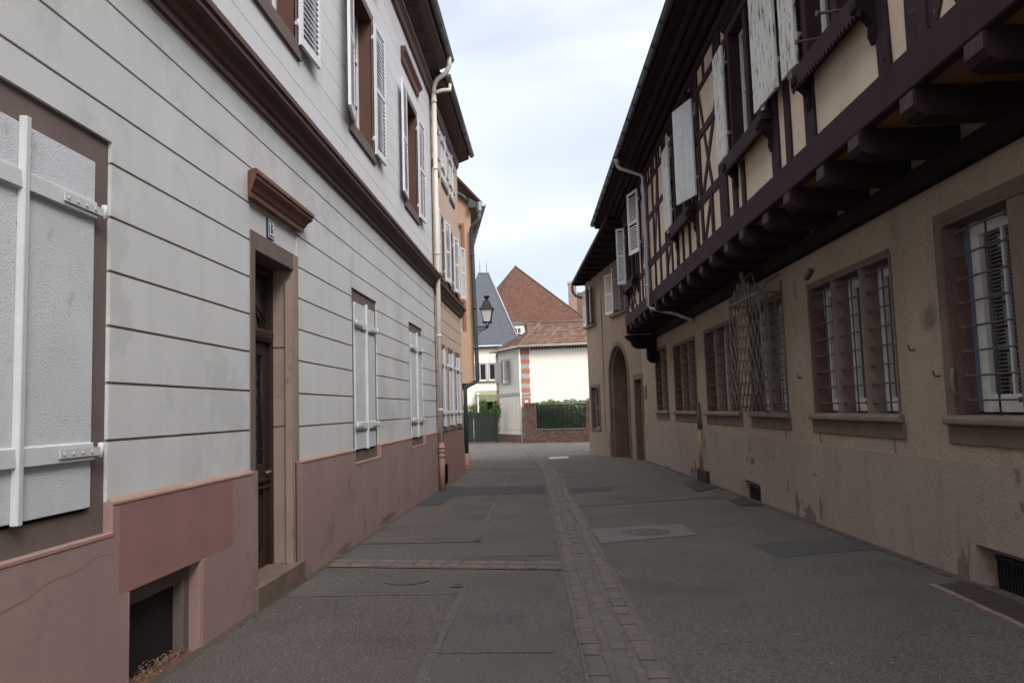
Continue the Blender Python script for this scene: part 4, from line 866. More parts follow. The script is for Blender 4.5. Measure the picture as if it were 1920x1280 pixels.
# jettied wall with openings
UW = [(2.9, 4.3), (6.45, 7.72), (9.15, 10.55), (13.3, 14.75), (20.25, 21.95)]
UZ0, UZ1 = 4.98, 6.62
def j_fn(s, z):
    for a, b in UW:
        if a < s < b and UZ0 < z < UZ1: return None
    return (J, 0)
relief(FR, 'infill_wall', ['infill'], th, [-4, 22.88] + [x for w in UW for x in w], [4.0, UZ0, UZ1, 7.2], j_fn)
mb = MB(FR); mb.box(22.86, 22.88, 0, J, 3.7, 7.2); mb.build('end_wall', 'infill', th)
tu = (J - .01, J + .026)
mat('timber_worn', (.042, .022, .027), (.028, .015, .019), 4, rough=.8, spec=.12, bump=1, bsc=22, bdist=.008, c3=(.40, .36, .27), sc3=5, t3=.66, w3=.012)
def timber(p, q, w, dz=0): 
    mb = MB(FR); k = rj.uniform(0, .006) + dz
    dx, dz_ = q[0] - p[0], q[1] - p[1]; L = math.hypot(dx, dz_); nx, nn = -dz_ / L, dx / L; n_ = max(2, int(L / .3)); bow = rj.uniform(-.022, .022) * min(1, L); A_, B_ = [], []
    for i in range(n_ + 1):
        t = i / n_; c = bow * math.sin(math.pi * t); wa, wc = [w / 2 + rj.uniform(-.008, .008) * (0 < i < n_) for _ in range(2)]
        A_.append((p[0] + dx * t + nx * (c + wa), p[1] + dz_ * t + nn * (c + wa))); B_.append((p[0] + dx * t + nx * (c - wc), p[1] + dz_ * t + nn * (c - wc)))
    mb.plate(A_ + B_[::-1], tu[0], tu[1] + k)
    mb.build('timber_post' if abs(p[0] - q[0]) < .01 else ('timber_rail' if abs(p[1] - q[1]) < .01 else 'timber_brace'), 'timber_worn' if 4.2 < p[0] < 5.9 else 'timber', th, bevel=.006)
B0, M0, T0, TT = 4.18, 4.86, 6.72, 7.05
for s_, w, z0, z1 in ((5.70, .30, B0, TT), (4.95, .16, B0, TT), (4.40, .2, B0, TT), (2.8, .2, B0, TT), (1.5, .2, B0, TT), (0, .3, B0, TT), (6.22, .20, B0, TT), (7.86, .26, B0, TT), (8.52, .16, B0, UZ0 + .1), (8.96, .24, B0, TT), (10.32, .14, B0, UZ0 - .2), (10.72, .2, B0, TT), (11.32, .42, B0, TT),
    (12.05, .13, B0, M0), (12.72, .14, B0, TT), (13.12, .16, B0, TT), (13.78, .11, B0, UZ0 - .2), (14.35, .11, B0, UZ0 - .2), (14.88, .18, B0, TT), (15.45, .12, B0, M0), (16.0, .16, B0, TT), (16.75, .14, B0, TT), (17.45, .14, B0, TT), (18.25, .22, B0, TT), (18.95, .14, B0, M0), (19.45, .14, B0, TT), (20.0, .2, B0, TT), (21.5, .12, B0, UZ0 - .2), (22.45, .5, B0, TT)):
    timber((s_, z0), (s_, z1), w)
for a, b, z, w in ((11.5, 13.1, M0, .15), (14.95, 18.2, M0, .15), (18.3, 20.5, M0 - .02, .15), (11.5, 13.1, 5.95, .13), (15, 18.2, 5.9, .12), (8.0, 9.0, 5.9, .12), (-4, 22.88, T0 - .02, .11)):
    timber((a, z), (b, z), w, -.008)
for p, q, w in (((5.6, 4.25), (4.9, 5.5), .34), ((5.05, 4.2), (5.55, 5.2), .26), ((8.05, 4.3), (8.5, 4.25), .0), ((10.95, 6.7), (12.6, 4.95), .15), ((12.0, 4.95), (12.6, 6.6), .12), ((15.1, 4.95), (15.9, 6.6), .13), ((17.4, 4.95), (16.8, 6.6), .13), ((9.2, 4.25), (10.2, 4.8), .0), ((18.4, 6.6), (19.4, 4.95), .13),
    ((14.1, 4.2), (13.2, 4.9), .0), ((20.7, 4.2), (21.4, 4.75), .12), ((21.4, 4.22), (20.7, 4.75), .12), ((21.6, 4.2), (22.5, 4.75), .12), ((22.5, 4.22), (21.6, 4.75), .12), ((16.2, 4.2), (15.5, 4.8), .1), ((12.6, 4.2), (12.1, 4.8), .1), ((8.6, 4.95), (8.15, 6.6), .11)):
    if w: timber(p, q, w, -.012)
s_ = -3.4
while s_ < 22.5:                                                 # short studs of the frieze
    timber((s_, T0 + .03), (s_, TT - .02), .14, -.014); s_ += .71
mb = MB(FR); mb.box(-4, 22.9, J - .05, J + .05, 7.02, 7.2); mb.build('top_plate', 'timber', th)
for s_ in (6.18, 7.80, 8.92, 10.66, 11.2, 11.42, 12.68, 13.1, 14.86, 16.0, 16.75, 17.45, 18.25):
    for z in (B0 + .10, M0 + .02, B0 - .14):
        mb = MB(FR); x = s_ + rj.uniform(-.03, .03); mb.tube([(x, J + .03, z), (x, J + (.054 if z < B0 else .046), z)], .011, 6); mb.build('peg', 'timber_end', th)
def up_window(a, b):
    z0, z1 = UZ0, UZ1; mb = MB(FR)
    mb.box(a - .12, a, J - .16, J + .055, z0 - .02, z1 + .12); mb.box(b, b + .12, J - .16, J + .055, z0 - .02, z1 + .12); mb.box(a, b, J - .16, J + .055, z1, z1 + .12)
    m_ = (a + b) / 2; mb.box(m_ - .07, m_ + .07, J - .15, J + .035, z0, z1)
    w_ = mb.build('window', 'timber', th, bevel=.008)
    mb = MB(FR); mb.prism([(J - .02, z1 + .10), (J + .07, z1 + .12), (J + .10, z1 + .16), (J + .10, z1 + .19), (J + .14, z1 + .22), (J + .14, z1 + .25), (J - .02, z1 + .27)], a - .2, b + .2); mb.build('head_moulding', 'timber_dark', w_)
    for x0, x1 in ((a, m_ - .07), (m_ + .07, b)): casement(FR, w_, x0, x1, z0, z1, J - .10, leaves=1, w=.06, rows=1)
    mb = MB(FR); mb.prism([(J - .15, z0 - .14), (J + .13, z0 - .14), (J + .16, z0 - .12), (J + .16, z0 - .05), (J + .13, z0 - .03), (J - .15, z0 + .0)], a - .18, b + .18); mb.build('sill', 'timber', w_, bevel=.006)
    # fretted board under the sill
    x = a - .16; zt = z0 - .12; pts = [(x, zt)]
    k = 0
    while x < b + .16:
        pts += [(x, zt - .13), (x + .02, zt - .17), (x + .045, zt - .13), (x + .06, zt - .115)]; x += .075
    pts += [(b + .16, zt - .13), (b + .16, zt)]
    mb = MB(FR)
    for (x0, za), (x1, zb_) in zip(pts[1:-1], pts[2:]):
        if x1 > x0: mb.hexa([(x0, J + .145, za), (x1, J + .145, zb_), (x1, J + .165, zb_), (x0, J + .165, za), (x0, J + .145, zt + .01), (x1, J + .145, zt + .01), (x1, J + .165, zt + .01), (x0, J + .165, zt + .01)])
    mb.build('fretted_board', 'timber', w_)
    for x in (a - .1, b + .1):
        mb = MB(FR); mb.prism([(J - .01, z0 - .48), (J + .03, z0 - .50), (J + .06, z0 - .42), (J + .05, z0 - .34), (J + .12, z0 - .26), (J + .19, z0 - .22), (J + .19, z0 - .15), (J - .01, z0 - .15)], x - .06, x + .06); mb.build('sill_bracket', 'timber_dark', w_, bevel=.006)
    return w_
for a, b in UW: up_window(a, b)
# window nearest: iron bars sticking out
for x in (7.0, 7.55):
    mb = MB(FR); mb.tube([(x, J - .1, 5.12), (x, J + .22, 5.08)], .014, 6); mb.tube([(x, J + .20, 5.083), (x, J + .23, 5.079)], .026, 8); mb.build('iron_pin', 'iron_rust', th)
# shutters of the jettied floor
board_leaf(FR, th, 7.92, 5.02, 6.62, .42, 1, 2, J + .07)
board_leaf(FR, th, 8.42, 4.99, 6.62, .80, 1, 1, J + .115)
board_leaf(FR, th, 10.68, 4.98, 6.55, .50, 1, 0, J + .09)
board_leaf(FR, th, 12.74, 4.98, 6.62, .66, 1, 17, J + .08, 'batten_white')
board_leaf(FR, th, 14.92, 5.0, 6.62, .70, 1, 0, J + .08)
louvre(FR, th, 19.15, 5.36, 6.92, .62, 1, 15, J + .09)
louvre(FR, th, 22.05, 5.0, 6.6, .26, 1, 60, J + .07, m='batten_white')
# corbels at the end of the jetty
mb = MB(FR); mb.prism([(.0, 3.22), (.52, 3.22), (.62, 3.25), (.70, 3.33), (.74, 3.45), (.80, 3.48), (.88, 3.55), (.88, 3.62), (.0, 3.62)], 22.62, 22.92); mb.build('corbel', 'timber_dark', th, bevel=.02)
mb = MB(FR); mb.prism([(.0, 2.80), (.14, 2.80), (.24, 2.86), (.28, 2.95), (.28, 3.22), (.0, 3.22)], 22.62, 22.90); mb.build('corbel', 'timber_dark', th, bevel=.02)
# eave and roof
SE = 24.8
mb = MB(FR); mb.hexa([(-4, J - .05, 7.16), (SE, J - .05, 7.16), (SE, J + .66, 7.24), (-4, J + .66, 7.24), (-4, J - .05, 7.5), (SE, J - .05, 7.5), (SE, J + .66, 7.34), (-4, J + .66, 7.34)])
mb.build('soffit', 'timber_dark', th)
for u_, z_ in ((.12, 7.12), (.28, 7.15), (.42, 7.18)):
    mb = MB(FR); mb.box(-4, SE, J + u_, J + u_ + .07, z_, z_ + .06); mb.build('eave_moulding', 'timber', th)
s_ = -3.7
while s_ < SE - .1:
    mb = MB(FR); mb.prism([(J + .05, 7.10), (J + .50, 7.17), (J + .60, 7.22), (J + .60, 7.26), (J + .05, 7.26)], s_, s_ + .12) if 0 else None
    s_ += .9
gutter(FR, th, -4, SE, J + .72, 7.36, m='iron_black', r=.07)
mb = MB(FR); mb.hexa([(-4, J + .66, 7.36), (SE, J + .66, 7.36), (SE, -4.5, 12.6), (-4, -4.5, 12.6), (-4, J + .66, 7.44), (SE, J + .66, 7.44), (SE, -4.5, 12.7), (-4, -4.5, 12.7)]); mb.hexa([(-4, -9.3, 7.3), (SE, -9.3, 7.3), (SE, -4.5, 12.6), (-4, -4.5, 12.6), (-4, -9.3, 7.4), (SE, -9.3, 7.4), (SE, -4.5, 12.7), (-4, -4.5, 12.7)]); mb.build('roof', 'tile_red3', th)
mb = MB(FR)
for s_ in (-4, SE - .03): mb.hexa([(s_, -9.2, 7.3), (s_ + .02, -9.2, 7.3), (s_ + .02, J + .6, 7.3), (s_, J + .6, 7.3), (s_, -4.55, 12.5), (s_ + .02, -4.55, 12.5), (s_ + .02, -4.45, 12.5), (s_, -4.45, 12.5)])
mb.build('gable_boards', 'timber_dark', th)
mb = MB(FR); mb.tube([(17.95, J + .70, 7.37), (17.95, J + .70, 7.14), (17.95, J + .66, 7.09), (18.0, J + .17, 6.93), (18.0, J + .12, 6.86), (18.0, J + .12, 3.86), (18.0, J + .08, 3.80), (17.65, J - .42, 3.62), (17.5, .08, 3.46), (17.48, .0, 3.42)], .045, 10)
for z in (6.3, 5.2, 4.3): mb.tube([(18.0, J + .115, z), (18.0, J + .115, z + .04)], .058, 10)
mb.tube([(17.95, J + .70, 7.16), (17.95, J + .70, 7.36)], [.05, .085], 10)
mb.build('downpipe', 'zinc_bright', th)

# ================================================================== RIGHT: house with the arched gateway
AF, al = frame_between((2.98, 25.7), (1.56, 32.8), 1)
ah = thing('gateway_house', (2.3, 29, -.3), 'beige rendered house with a tall round-arched gateway, at the far end on the right', 'house')
AC, AR, ASP = 2.80, 1.06, 2.60                                    # arch centre, radius, springing
ro = AR + .24
def a_fn(s, z):
    if AC - ro < s < AC + ro and z < ASP + ro: return None
    if .10 < s < .86 and z < 2.45: return None
    if 5.6 < s < 6.8 and .72 < z < 2.36: return None
    for a, b in ((6.28, 6.92), (1.95, 2.85)):
        if a < s < b and 4.95 < z < 6.42: return None
    if z < .6 and s > 4.15: return (.05, 0)
    if 4.75 < s < 5.25 and .6 < z < 5.8: return (.03, 0)
    return (0, 0)
relief(AF, 'wall', ['arch_render'], ah, [0, al, AC - ro, AC + ro, .10, .86, 5.6, 6.8, 6.28, 6.92, 1.95, 2.85, 4.15, 4.75, 5.25], [-1.2, .6, .72, 2.36, 2.45, ASP + ro, 4.95, 6.42, 5.8, 6.9], a_fn)
def arc(r, n=24): return [(AC + r * math.cos(math.pi - math.pi * k / n), ASP + r * math.sin(math.pi - math.pi * k / n)) for k in range(n + 1)]
mb = MB(AF); O = arc(ro); n = len(O) - 1
for k in range(n):
    mb.quad([(O[k][0], 0, O[k][1]), (O[k + 1][0], 0, O[k + 1][1]), (O[k + 1][0], 0, ASP + ro), (O[k][0], 0, ASP + ro)])
mb.build('spandrel', 'arch_render', ah)
mb = MB(AF); I = arc(AR); ring_u = .03
outl = [(AC - ro, -1.2)] + O + [(AC + ro, -1.2)]; inl = [(AC - AR, -1.2)] + I + [(AC + AR, -1.2)]; mid_ = [(AC - AR - .1, -1.2)] + arc(AR + .1) + [(AC + AR + .1, -1.2)]
def strip(mb, A, ua, B, ub, m=0):
    for i in range(len(A) - 1): mb.quad([(A[i][0], ua, A[i][1]), (A[i + 1][0], ua, A[i + 1][1]), (B[i + 1][0], ub, B[i + 1][1]), (B[i][0], ub, B[i][1])], m)
strip(mb, outl, -.01, outl, ring_u); strip(mb, outl, ring_u, mid_, ring_u); strip(mb, mid_, ring_u, mid_, -.04); strip(mb, mid_, -.04, inl, -.10); strip(mb, inl, -.10, inl, -.75)
mb.build('gateway_arch', 'stone_brown', ah)
mb = MB(AF); mb.plate([(AC - AR, -1.2)] + I + [(AC + AR, -1.2)], -.75, -.68)
gt = mb.build('gate', 'door_wood', ah)
mb = MB(AF)
for k in range(9): mb.box(AC - AR + .12 + k * .22, AC - AR + .16 + k * .22, -.68, -.655, -.4, 2.6)
mb.box(AC - AR, AC + AR, -.679, -.64, 1.2, 1.32); mb.box(AC - AR, AC + AR, -.679, -.64, 2.5, 2.62); mb.build('gate_ribs', 'black', gt)
mb = MB(AF); mb.box(.0, .10, -.3, .025, -.6, 2.62); mb.box(.86, .98, -.3, .025, -.6, 2.62); mb.box(.10, .86, -.3, .025, 2.45, 2.62); mb.build('door_frame', 'stone_brown', ah)
mb = MB(AF); mb.box(.10, .86, -.24, -.18, -.6, 2.45); mb.box(.16, .80, -.18, -.165, -.1, .9); mb.box(.16, .80, -.18, -.165, 1.05, 2.3); mb.build('door', 'board_red', ah, bevel=.01)
w_ = stone_frame(AF, ah, 5.6, 6.8, .72, 2.36, .12, -.02, .03, 'stone_brown', .05, .2, rm='stone_brown'); casement(AF, w_, 5.6, 6.8, .72, 2.36, -.15, rows=1)
mb = MB(AF)
for k in range(6): mb.tube([(5.7 + k * .2, -.04, .72), (5.7 + k * .2, -.04, 2.36)], .011, 5)
mb.build('grille', 'iron_rust', w_)
for a, b in ((6.28, 6.92), (1.95, 2.85)):
    w_ = stone_frame(AF, ah, a, b, 4.95, 6.42, .08, -.02, .02, 'stone_mauve', .04, .22); casement(AF, w_, a, b, 4.95, 6.42, -.17, rows=2, m='stone_mauve')
    mb = MB(AF); mb.box(a - .7, b + .55, .0, .10, 4.83, 4.90); mb.build('sill', 'stone_mauve', w_)
louvre(AF, ah, 6.26, 4.95, 6.42, .6, -1, 15, .05, m='casement_white'); louvre(AF, ah, 6.95, 4.95, 6.42, .38, 1, 4, .05, m='casement_white'); louvre(AF, ah, 2.88, 4.95, 6.42, .6, 1, 12, .05, m='casement_white'); louvre(AF, ah, 1.93, 4.95, 6.42, .4, -1, 60, .05, m='casement_white')
# return wall, roof
rw0 = AF.p(al, 0, 0); mb = MB(); mb.hexa([(rw0.x, rw0.y, -1), (rw0.x + 9, rw0.y + 1, -1), (rw0.x + 9, rw0.y + 1.02, -1), (rw0.x, rw0.y + .02, -1), (rw0.x, rw0.y, 6.9), (rw0.x + 9, rw0.y + 1, 6.9), (rw0.x + 9, rw0.y + 1.02, 6.9), (rw0.x, rw0.y + .02, 6.9)]); mb.build('end_wall', 'arch_render', ah)
E0, E1 = (1.80, 23.0, 7.13), (1.00, 33.35, 6.78)
mb = MB()
mid1 = (1.50, 32.8, 7.0)
def slab2(q, t, m=0): mb.hexa([(a, b, c) for a, b, c in q] + [(a, b, c + t) for a, b, c in q], m)
slab2([E0, E1, (3.2, 33.3, 8.6), (3.6, 23, 8.9)], .10); slab2([(3.2, 33.3, 8.6), (3.6, 23, 8.9), (7.5, 24.5, 12.6), (7.2, 29.5, 12.4)], .10)
slab2([E1, (12, 34.8, 6.9), (11, 30, 12.4), (3.2, 33.3, 8.6)], .09)
mb.quad([(7.2, 29.5, 12.45), (3.2, 33.3, 8.66), (11, 30, 12.45), (7.3, 29.5, 12.46)])
mb.build('roof', ['tile_red3'], ah)
mb = MB(); mb.hexa([(E0[0] + .02, 23.05, 7.11), (E1[0] + .02, 33.33, 6.76), (2.4, 33.3, 6.72), (3.3, 23, 6.98), (E0[0] + .02, 23.05, 7.128), (E1[0] + .02, 33.33, 6.778), (2.4, 33.3, 6.80), (3.3, 23, 7.1)]); mb.build('soffit', 'timber_dark', ah)
for k in range(11):
    t = (k + .5) / 11; x = 1.84 + (1.04 - 1.84) * t; y = 23.05 + 10.2 * t; z = 7.10 + (6.75 - 7.10) * t
    mb = MB(); mb.hexa([(x + .08, y, z - .09), (x + 1.3, y - .05, z - .06), (x + 1.3, y + .06, z - .06), (x + .08, y + .11, z - .09), (x + .03, y, z), (x + 1.3, y - .05, z + .02), (x + 1.3, y + .06, z + .02), (x + .03, y + .11, z)]); mb.build('rafter', 'timber_dark', ah)
mb = MB(); mb.tube([(1.02, 33.3, 6.74), (1.05, 33.28, 6.5), (1.15, 33.2, 6.32), (1.35, 33.0, 6.2), (1.6, 32.9, 6.12)], .06, 8); mb.build('gutter_elbow', 'zinc_dark', ah)

# ================================================================== FAR END: corner house
def tiles(mb, e0, e1, r0, r1, tw, tl, th=.03, nm=4, seed=1):
    """rows of overlapping tiles from the eave e0-e1 up to the ridge r0-r1"""
    e0, e1, r0, r1 = map(Vector, (e0, e1, r0, r1)); r = random.Random(seed)
    nr = max(2, round(((r0 - e0).length + (r1 - e1).length) / 2 / tl)); nrm = (e1 - e0).cross(((r0 + r1) - (e0 + e1))).normalized()
    if nrm.z < 0: nrm = -nrm
    for j in range(nr):
        t0, t1 = j / nr, min(1, (j + 1.12) / nr); a0, b0 = e0.lerp(r0, t0), e1.lerp(r1, t0); a1, b1 = e0.lerp(r0, t1), e1.lerp(r1, t1)
        nc = max(1, round((b0 - a0).length / tw)); o_ = .5 * (j % 2) / nc
        for i in range(nc):
            x0, x1 = i / nc, (i + 1) / nc - .06 / nc; h = nrm * (th + r.uniform(-.2, .3) * th)
            p = [a0.lerp(b0, x0), a0.lerp(b0, x1), a1.lerp(b1, x1), a1.lerp(b1, x0)]
            v = [len(mb.v) + k for k in range(6)]; m = r.choice(range(nm))
            mb.v += [p[0] + h, p[1] + h, p[2] + nrm * .004, p[3] + nrm * .004, p[0], p[1]]
            mb.face([v[0], v[1], v[2], v[3]], m); mb.face([v[4], v[5], v[1], v[0]], m)
TC = ['tile_corner%d' % i for i in range(4)]; TR = ['tile_red%d' % i for i in range(4)]
CZ = 5.42
CF, cl = frame_between((-1.87, 48.5), (8.0, 47.4), -1)           # main face
CS, csl = frame_between((-3.62, 52.2), (-1.87, 48.5), -1)          # garage face
ch = thing('corner_house', (-.5, 50, -.45), 'cream house with striped orange corner quoins and red tiled roof closing the street', 'house')
def c_fn(s, z): return (0, 0)
relief(CF, 'front_wall', ['cream_wall'], ch, [0, cl], [-1.2, CZ + .1], c_fn)
def cs_fn(s, z): return None if 1.15 < s < 2.35 and 3.35 < z < 4.65 else (0, 0)
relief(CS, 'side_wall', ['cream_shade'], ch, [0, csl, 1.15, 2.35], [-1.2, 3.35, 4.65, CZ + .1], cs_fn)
# quoins, alternating brick and stone
k = 0; z = -.45
while z < CZ - .1:
    h = .30; m = 'brick_orange' if k % 2 == 0 else 'stone_grey'
    mb = MB(CF); mb.box(-.02, .58 if k % 2 == 0 else .55, -.1, .03, z, z + h - .004); mb.build('quoin', m, ch)
    k += 1; z += h
for kk in range(0, 19):
    zz = -.45 + kk * .30; m = 'brick_orange' if kk % 2 == 0 else 'stone_grey'
    mb = MB(CS); mb.box(-.02, .35, -.1, .03, zz, zz + .296); mb.build('quoin', m, ch)
mb = MB(CF); mb.box(-.03, .62, .03, .07, 2.42, 2.58); mb.build('string_course', 'stone_grey', ch)
mb = MB(CS); mb.box(.0, csl + .02, .0, .06, 2.40, 2.60); mb.build('string_course', 'stone_grey', ch)
mb = MB(CF); mb.box(.22, .42, .031, .04, 1.98, 2.10); mb.build('house_number_plate', 'enamel_white', ch)
mb = MB(CF); mb.tube([(-.02, .10, CZ - .08), (-.02, .10, -.45)], .055, 8); mb.build('downpipe', 'cream_wall', ch)
# garage door and its lintel line
for a, b in ((.62, 2.25), (2.27, csl - .22)):
    mb = MB(CS); mb.box(a, b, .005, .035, .28, 2.38); mb.box(a, b, .005, .04, .0, .26)
    for q in range(4): mb.box(a + (b - a) * q / 4 + .04, a + (b - a) * (q + 1) / 4 - .04, .0345, .042, .34, 2.30)
    mb.build('garage_door_leaf', 'garage_door', ch)
mb = MB(CS); mb.box(.45, csl - .1, .0, .30, -1, .0); mb.build('stone_step', 'brick_wall_dark', ch)
# window with grey shutters
mb = MB(CS); mb.box(1.02, 1.15, -.02, .06, 3.2, 4.8); mb.box(2.35, 2.48, -.02, .06, 3.2, 4.8); mb.box(1.15, 2.35, -.02, .06, 4.65, 4.8); mb.box(1.15, 2.35, -.02, .08, 3.2, 3.35); w_ = mb.build('window', 'stone_grey', ch)
casement(CS, w_, 1.15, 2.35, 3.35, 4.65, -.12, rows=1)
board_leaf(CS, ch, 1.12, 3.35, 4.65, .62, -1, 25, .07, m='stone_grey'); board_leaf(CS, ch, 2.38, 3.35, 4.65, .62, 1, 55, .07, m='stone_grey')
# roof
rz = 7.05; ov = .35
eC = CF.p(-.15, ov, CZ); eC = Vector((-1.98, 48.05, CZ)); eR = Vector((8.1, 46.95, CZ)); eL = Vector((-4.0, 52.5, CZ)); rL = Vector((-.55, 50.6, rz)); rR = Vector((7.8, 50.0, rz)); bk = Vector((-3.0, 55.0, CZ)); bR = Vector((8.4, 53.5, CZ))
mb = MB(); tiles(mb, eC, eR, rL, rR, .24, .33, .045, 4, 2); tiles(mb, eL, eC, rL, rL, .24, .33, .045, 4, 3); tiles(mb, bk, eL, rL, rL, .4, .4, .03, 4, 4)
for q in ((eC, eR, rR, rL), (eL, eC, rL), (bk, eL, rL), (bR, bk, rL, rR)):
    i0 = len(mb.v); mb.v += [p - Vector((0, 0, .03)) for p in q]; mb.face([i0 + k for k in range(len(q))], 3)
mb.build('roof', TC, ch)
mb = MB(); mb.tube([tuple(eC + Vector((0, 0, .02))), tuple(rL + Vector((0, 0, .05)))], .07, 6, world=True); mb.tube([tuple(rL + Vector((0, 0, .05))), tuple(rR + Vector((0, 0, .05)))], .08, 6, world=True); mb.build('ridge_tiles', 'tile_corner3', ch)
mb = MB(); mb.tube([tuple(eC + Vector((0, -.06, -.03))), tuple(eR + Vector((0, -.06, -.03)))], .06, 8, world=True); mb.tube([tuple(eL + Vector((-.05, 0, -.03))), tuple(eC + Vector((-.05, 0, -.03)))], .06, 8, world=True); mb.build('gutter', 'stone_grey', ch)
mb = MB()
q = [eC, eR, Vector((8, 47.5, CZ)), Vector((-1.8, 48.6, CZ))]; i0 = len(mb.v); mb.v += [p - Vector((0, 0, .06)) for p in q]; mb.face([i0, i0 + 1, i0 + 2, i0 + 3])
q = [eL, eC, Vector((-1.8, 48.6, CZ)), Vector((-3.5, 52.2, CZ))]; i0 = len(mb.v); mb.v += [p - Vector((0, 0, .06)) for p in q]; mb.face([i0, i0 + 1, i0 + 2, i0 + 3]); mb.build('soffit', 'green_paint', ch)
s_ = .7
while s_ < 5: mb = MB(CF); mb.prism([(.0, CZ - .22), (.06, CZ - .22), (ov, CZ - .10), (ov, CZ - .05), (.0, CZ - .05)], s_, s_ + .07); mb.build('rafter_end', 'green_paint', ch); s_ += .17
cc = (-1.17, 49.4); mb = MB(); mb.box(cc[0] - .20, cc[0] + .20, cc[1] - .2, cc[1] + .2, 5.7, 7.02); c_ = mb.build('chimney', 'tile_corner3', ch)
mb = MB(); mb.box(cc[0] - .23, cc[0] + .23, cc[1] - .23, cc[1] + .23, 7.02, 7.10); mb.box(cc[0] - .22, cc[0] + .22, cc[1] - .22, cc[1] + .22, 6.80, 6.84); mb.build('chimney_cap', 'tile_corner0', c_)
mb = MB(); mb.box(cc[0] - .3, cc[0] + .3, cc[1] - .3, cc[1] + .25, 5.78, 5.93); mb.build('flashing', 'cream_shade', c_)
mb = MB()
for kk in range(14):
    z = 5.95 + kk * .077; mb.box(cc[0] - .204, cc[0] + .204, cc[1] - .204, cc[1] + .204, z, z + .008)
mb.build('mortar', 'stone_grey', c_)

# ------------------------------------------------------------------ garden wall with hedge
BF, bl = frame_between((-1.72, 48.05), (2.35, 46.6), -1)
gw = thing('garden_wall', (.3, 47.3, -.48), 'low dark brick wall with taller end piers and a green mesh panel before the cream house', 'wall')
def bricks(F, name, s0, s1, z0, z1, u1, thick, seed):
    mb = MB(F); r = random.Random(seed); mb.box(s0, s1, u1 - thick, u1 - .012, z0, z1, 3); z = z0; j = 0
    while z < z1 - .03:
        h = .075; x = s0 - (.12 if j % 2 else 0)
        while x < s1:
            L_ = r.uniform(.2, .3); a, b = max(x, s0), min(x + L_ - .012, s1)
            if b - a > .03: mb.box(a, b, u1 - .02, u1 + r.uniform(-.006, .008), z, min(z + h - .012, z1), r.choice([0, 0, 1, 2]))
            x += L_
        z += h; j += 1
    return mb.build(name, ['brick_wall_dark', 'tile_red3', 'tile_red1', 'joint_sand'], gw)
bricks(BF, 'low_wall', .75, 3.95, -.9, .28, .0, .35, 1); bricks(BF, 'pier', .0, .75, -.9, 1.86, .03, .42, 2); bricks(BF, 'pier', 3.95, 4.32, -.9, 1.86, .03, .42, 3)
mb = MB(BF); mb.box(-.02, .78, -.42, .06, 1.86, 1.93); mb.build('pier_coping', 'stone_mauve', gw)
mb = MB(BF); mb.box(3.92, 4.35, -.42, .06, 1.86, 1.93); mb.build('pier_coping', 'stone_mauve', gw)
mb = MB(BF); mb.box(.75, 3.95, -.36, .04, .28, .34); mb.build('wall_coping', 'stone_mauve', gw)
mb = MB(BF)
for k in range(70): x = .83 + 3.04 * k / 69; mb.box(x - .007, x + .007, -.165, -.145, .42, 1.72)
for k in range(12): z = .5 + 1.15 * k / 11; mb.box(.82, 3.88, -.168, -.162, z - .006, z + .006)
mb.build('mesh_panel', 'green_paint', gw)
mb = MB(BF)
for a, b, c, d in ((.76, .82, .34, 1.78), (3.88, 3.94, .34, 1.78), (.82, 3.88, .36, .42), (.82, 3.88, 1.72, 1.78)): mb.box(a, b, -.17, -.13, c, d)
mb.build('panel_frame', 'green_paint', gw)
def leaves(name, fn, n, size, mats, seed, label=None, cat=None, stem=None, parent=None):
    mb = MB(); r = random.Random(seed)
    for _ in range(n):
        p = Vector(fn(r)); a = Vector((r.gauss(0, 1), r.gauss(0, 1), r.gauss(0, 1))).normalized(); b = a.cross(Vector((r.gauss(0, 1), r.gauss(0, 1), r.gauss(0, 1)))).normalized(); L_ = size * r.uniform(.6, 1.3)
        i0 = len(mb.v); mb.v += [p - a * L_, p + b * L_ * .45, p + a * L_, p - b * L_ * .45]; mb.face([i0, i0 + 1, i0 + 2, i0 + 3], r.choice(range(len(mats))))
    return mb.build(name, mats, parent)
def hed(r):
    s_ = r.uniform(.7, 4.2); z = r.uniform(.35, 2.02 + .06 * math.sin(s_ * 5) + .05 * math.sin(s_ * 13)); u = r.uniform(-.8, -.22); p = BF.p(s_, u, z); return (p.x, p.y, p.z)
hg = thing('hedge', (.3, 47.7, 0), 'clipped green hedge rising just above the mesh panel of the brick wall', 'hedge')
leaves('foliage', hed, 22000, .035, ['leaf_a', 'leaf_b'], 4, parent=hg)
mb = MB(BF)
for k in range(12): mb.tube([(.9 + k * .28, -.5, -.5), (.92 + k * .28, -.5, 1.6)], .02, 5)
mb.build('stems', 'timber', hg)

# ------------------------------------------------------------------ green gate, plants
gg = thing('green_gate', (-4.6, 49, -.48), 'dark green boarded gate between the orange house and the cream house', 'gate')
GF, gl = frame_between((-6.3, 48.6), (-3.55, 49.6), -1)
for k in range(2):
    a, b = gl * k / 2 + .01, gl * (k + 1) / 2 - .01; mb = MB(GF); n_ = 8
    for q in range(n_): mb.box(a + (b - a) * q / n_ + .004, a + (b - a) * (q + 1) / n_ - .004, 0, .025 + .004 * (q % 2), -.40, 1.42 + .02 * math.sin(q))
    mb.box(a, b, -.03, -.0005, .0, .1); mb.box(a, b, -.03, -.0005, 1.1, 1.2); mb.box(a, b, .03, .05, .38, .44)
    mb.build('gate_leaf', 'green_paint', gg)
for s_ in (-.06, gl + .03): mb = MB(GF); mb.box(s_ - .06, s_ + .06, -.08, .06, -.6, 1.6); mb.build('gate_post', 'green_paint', gg)
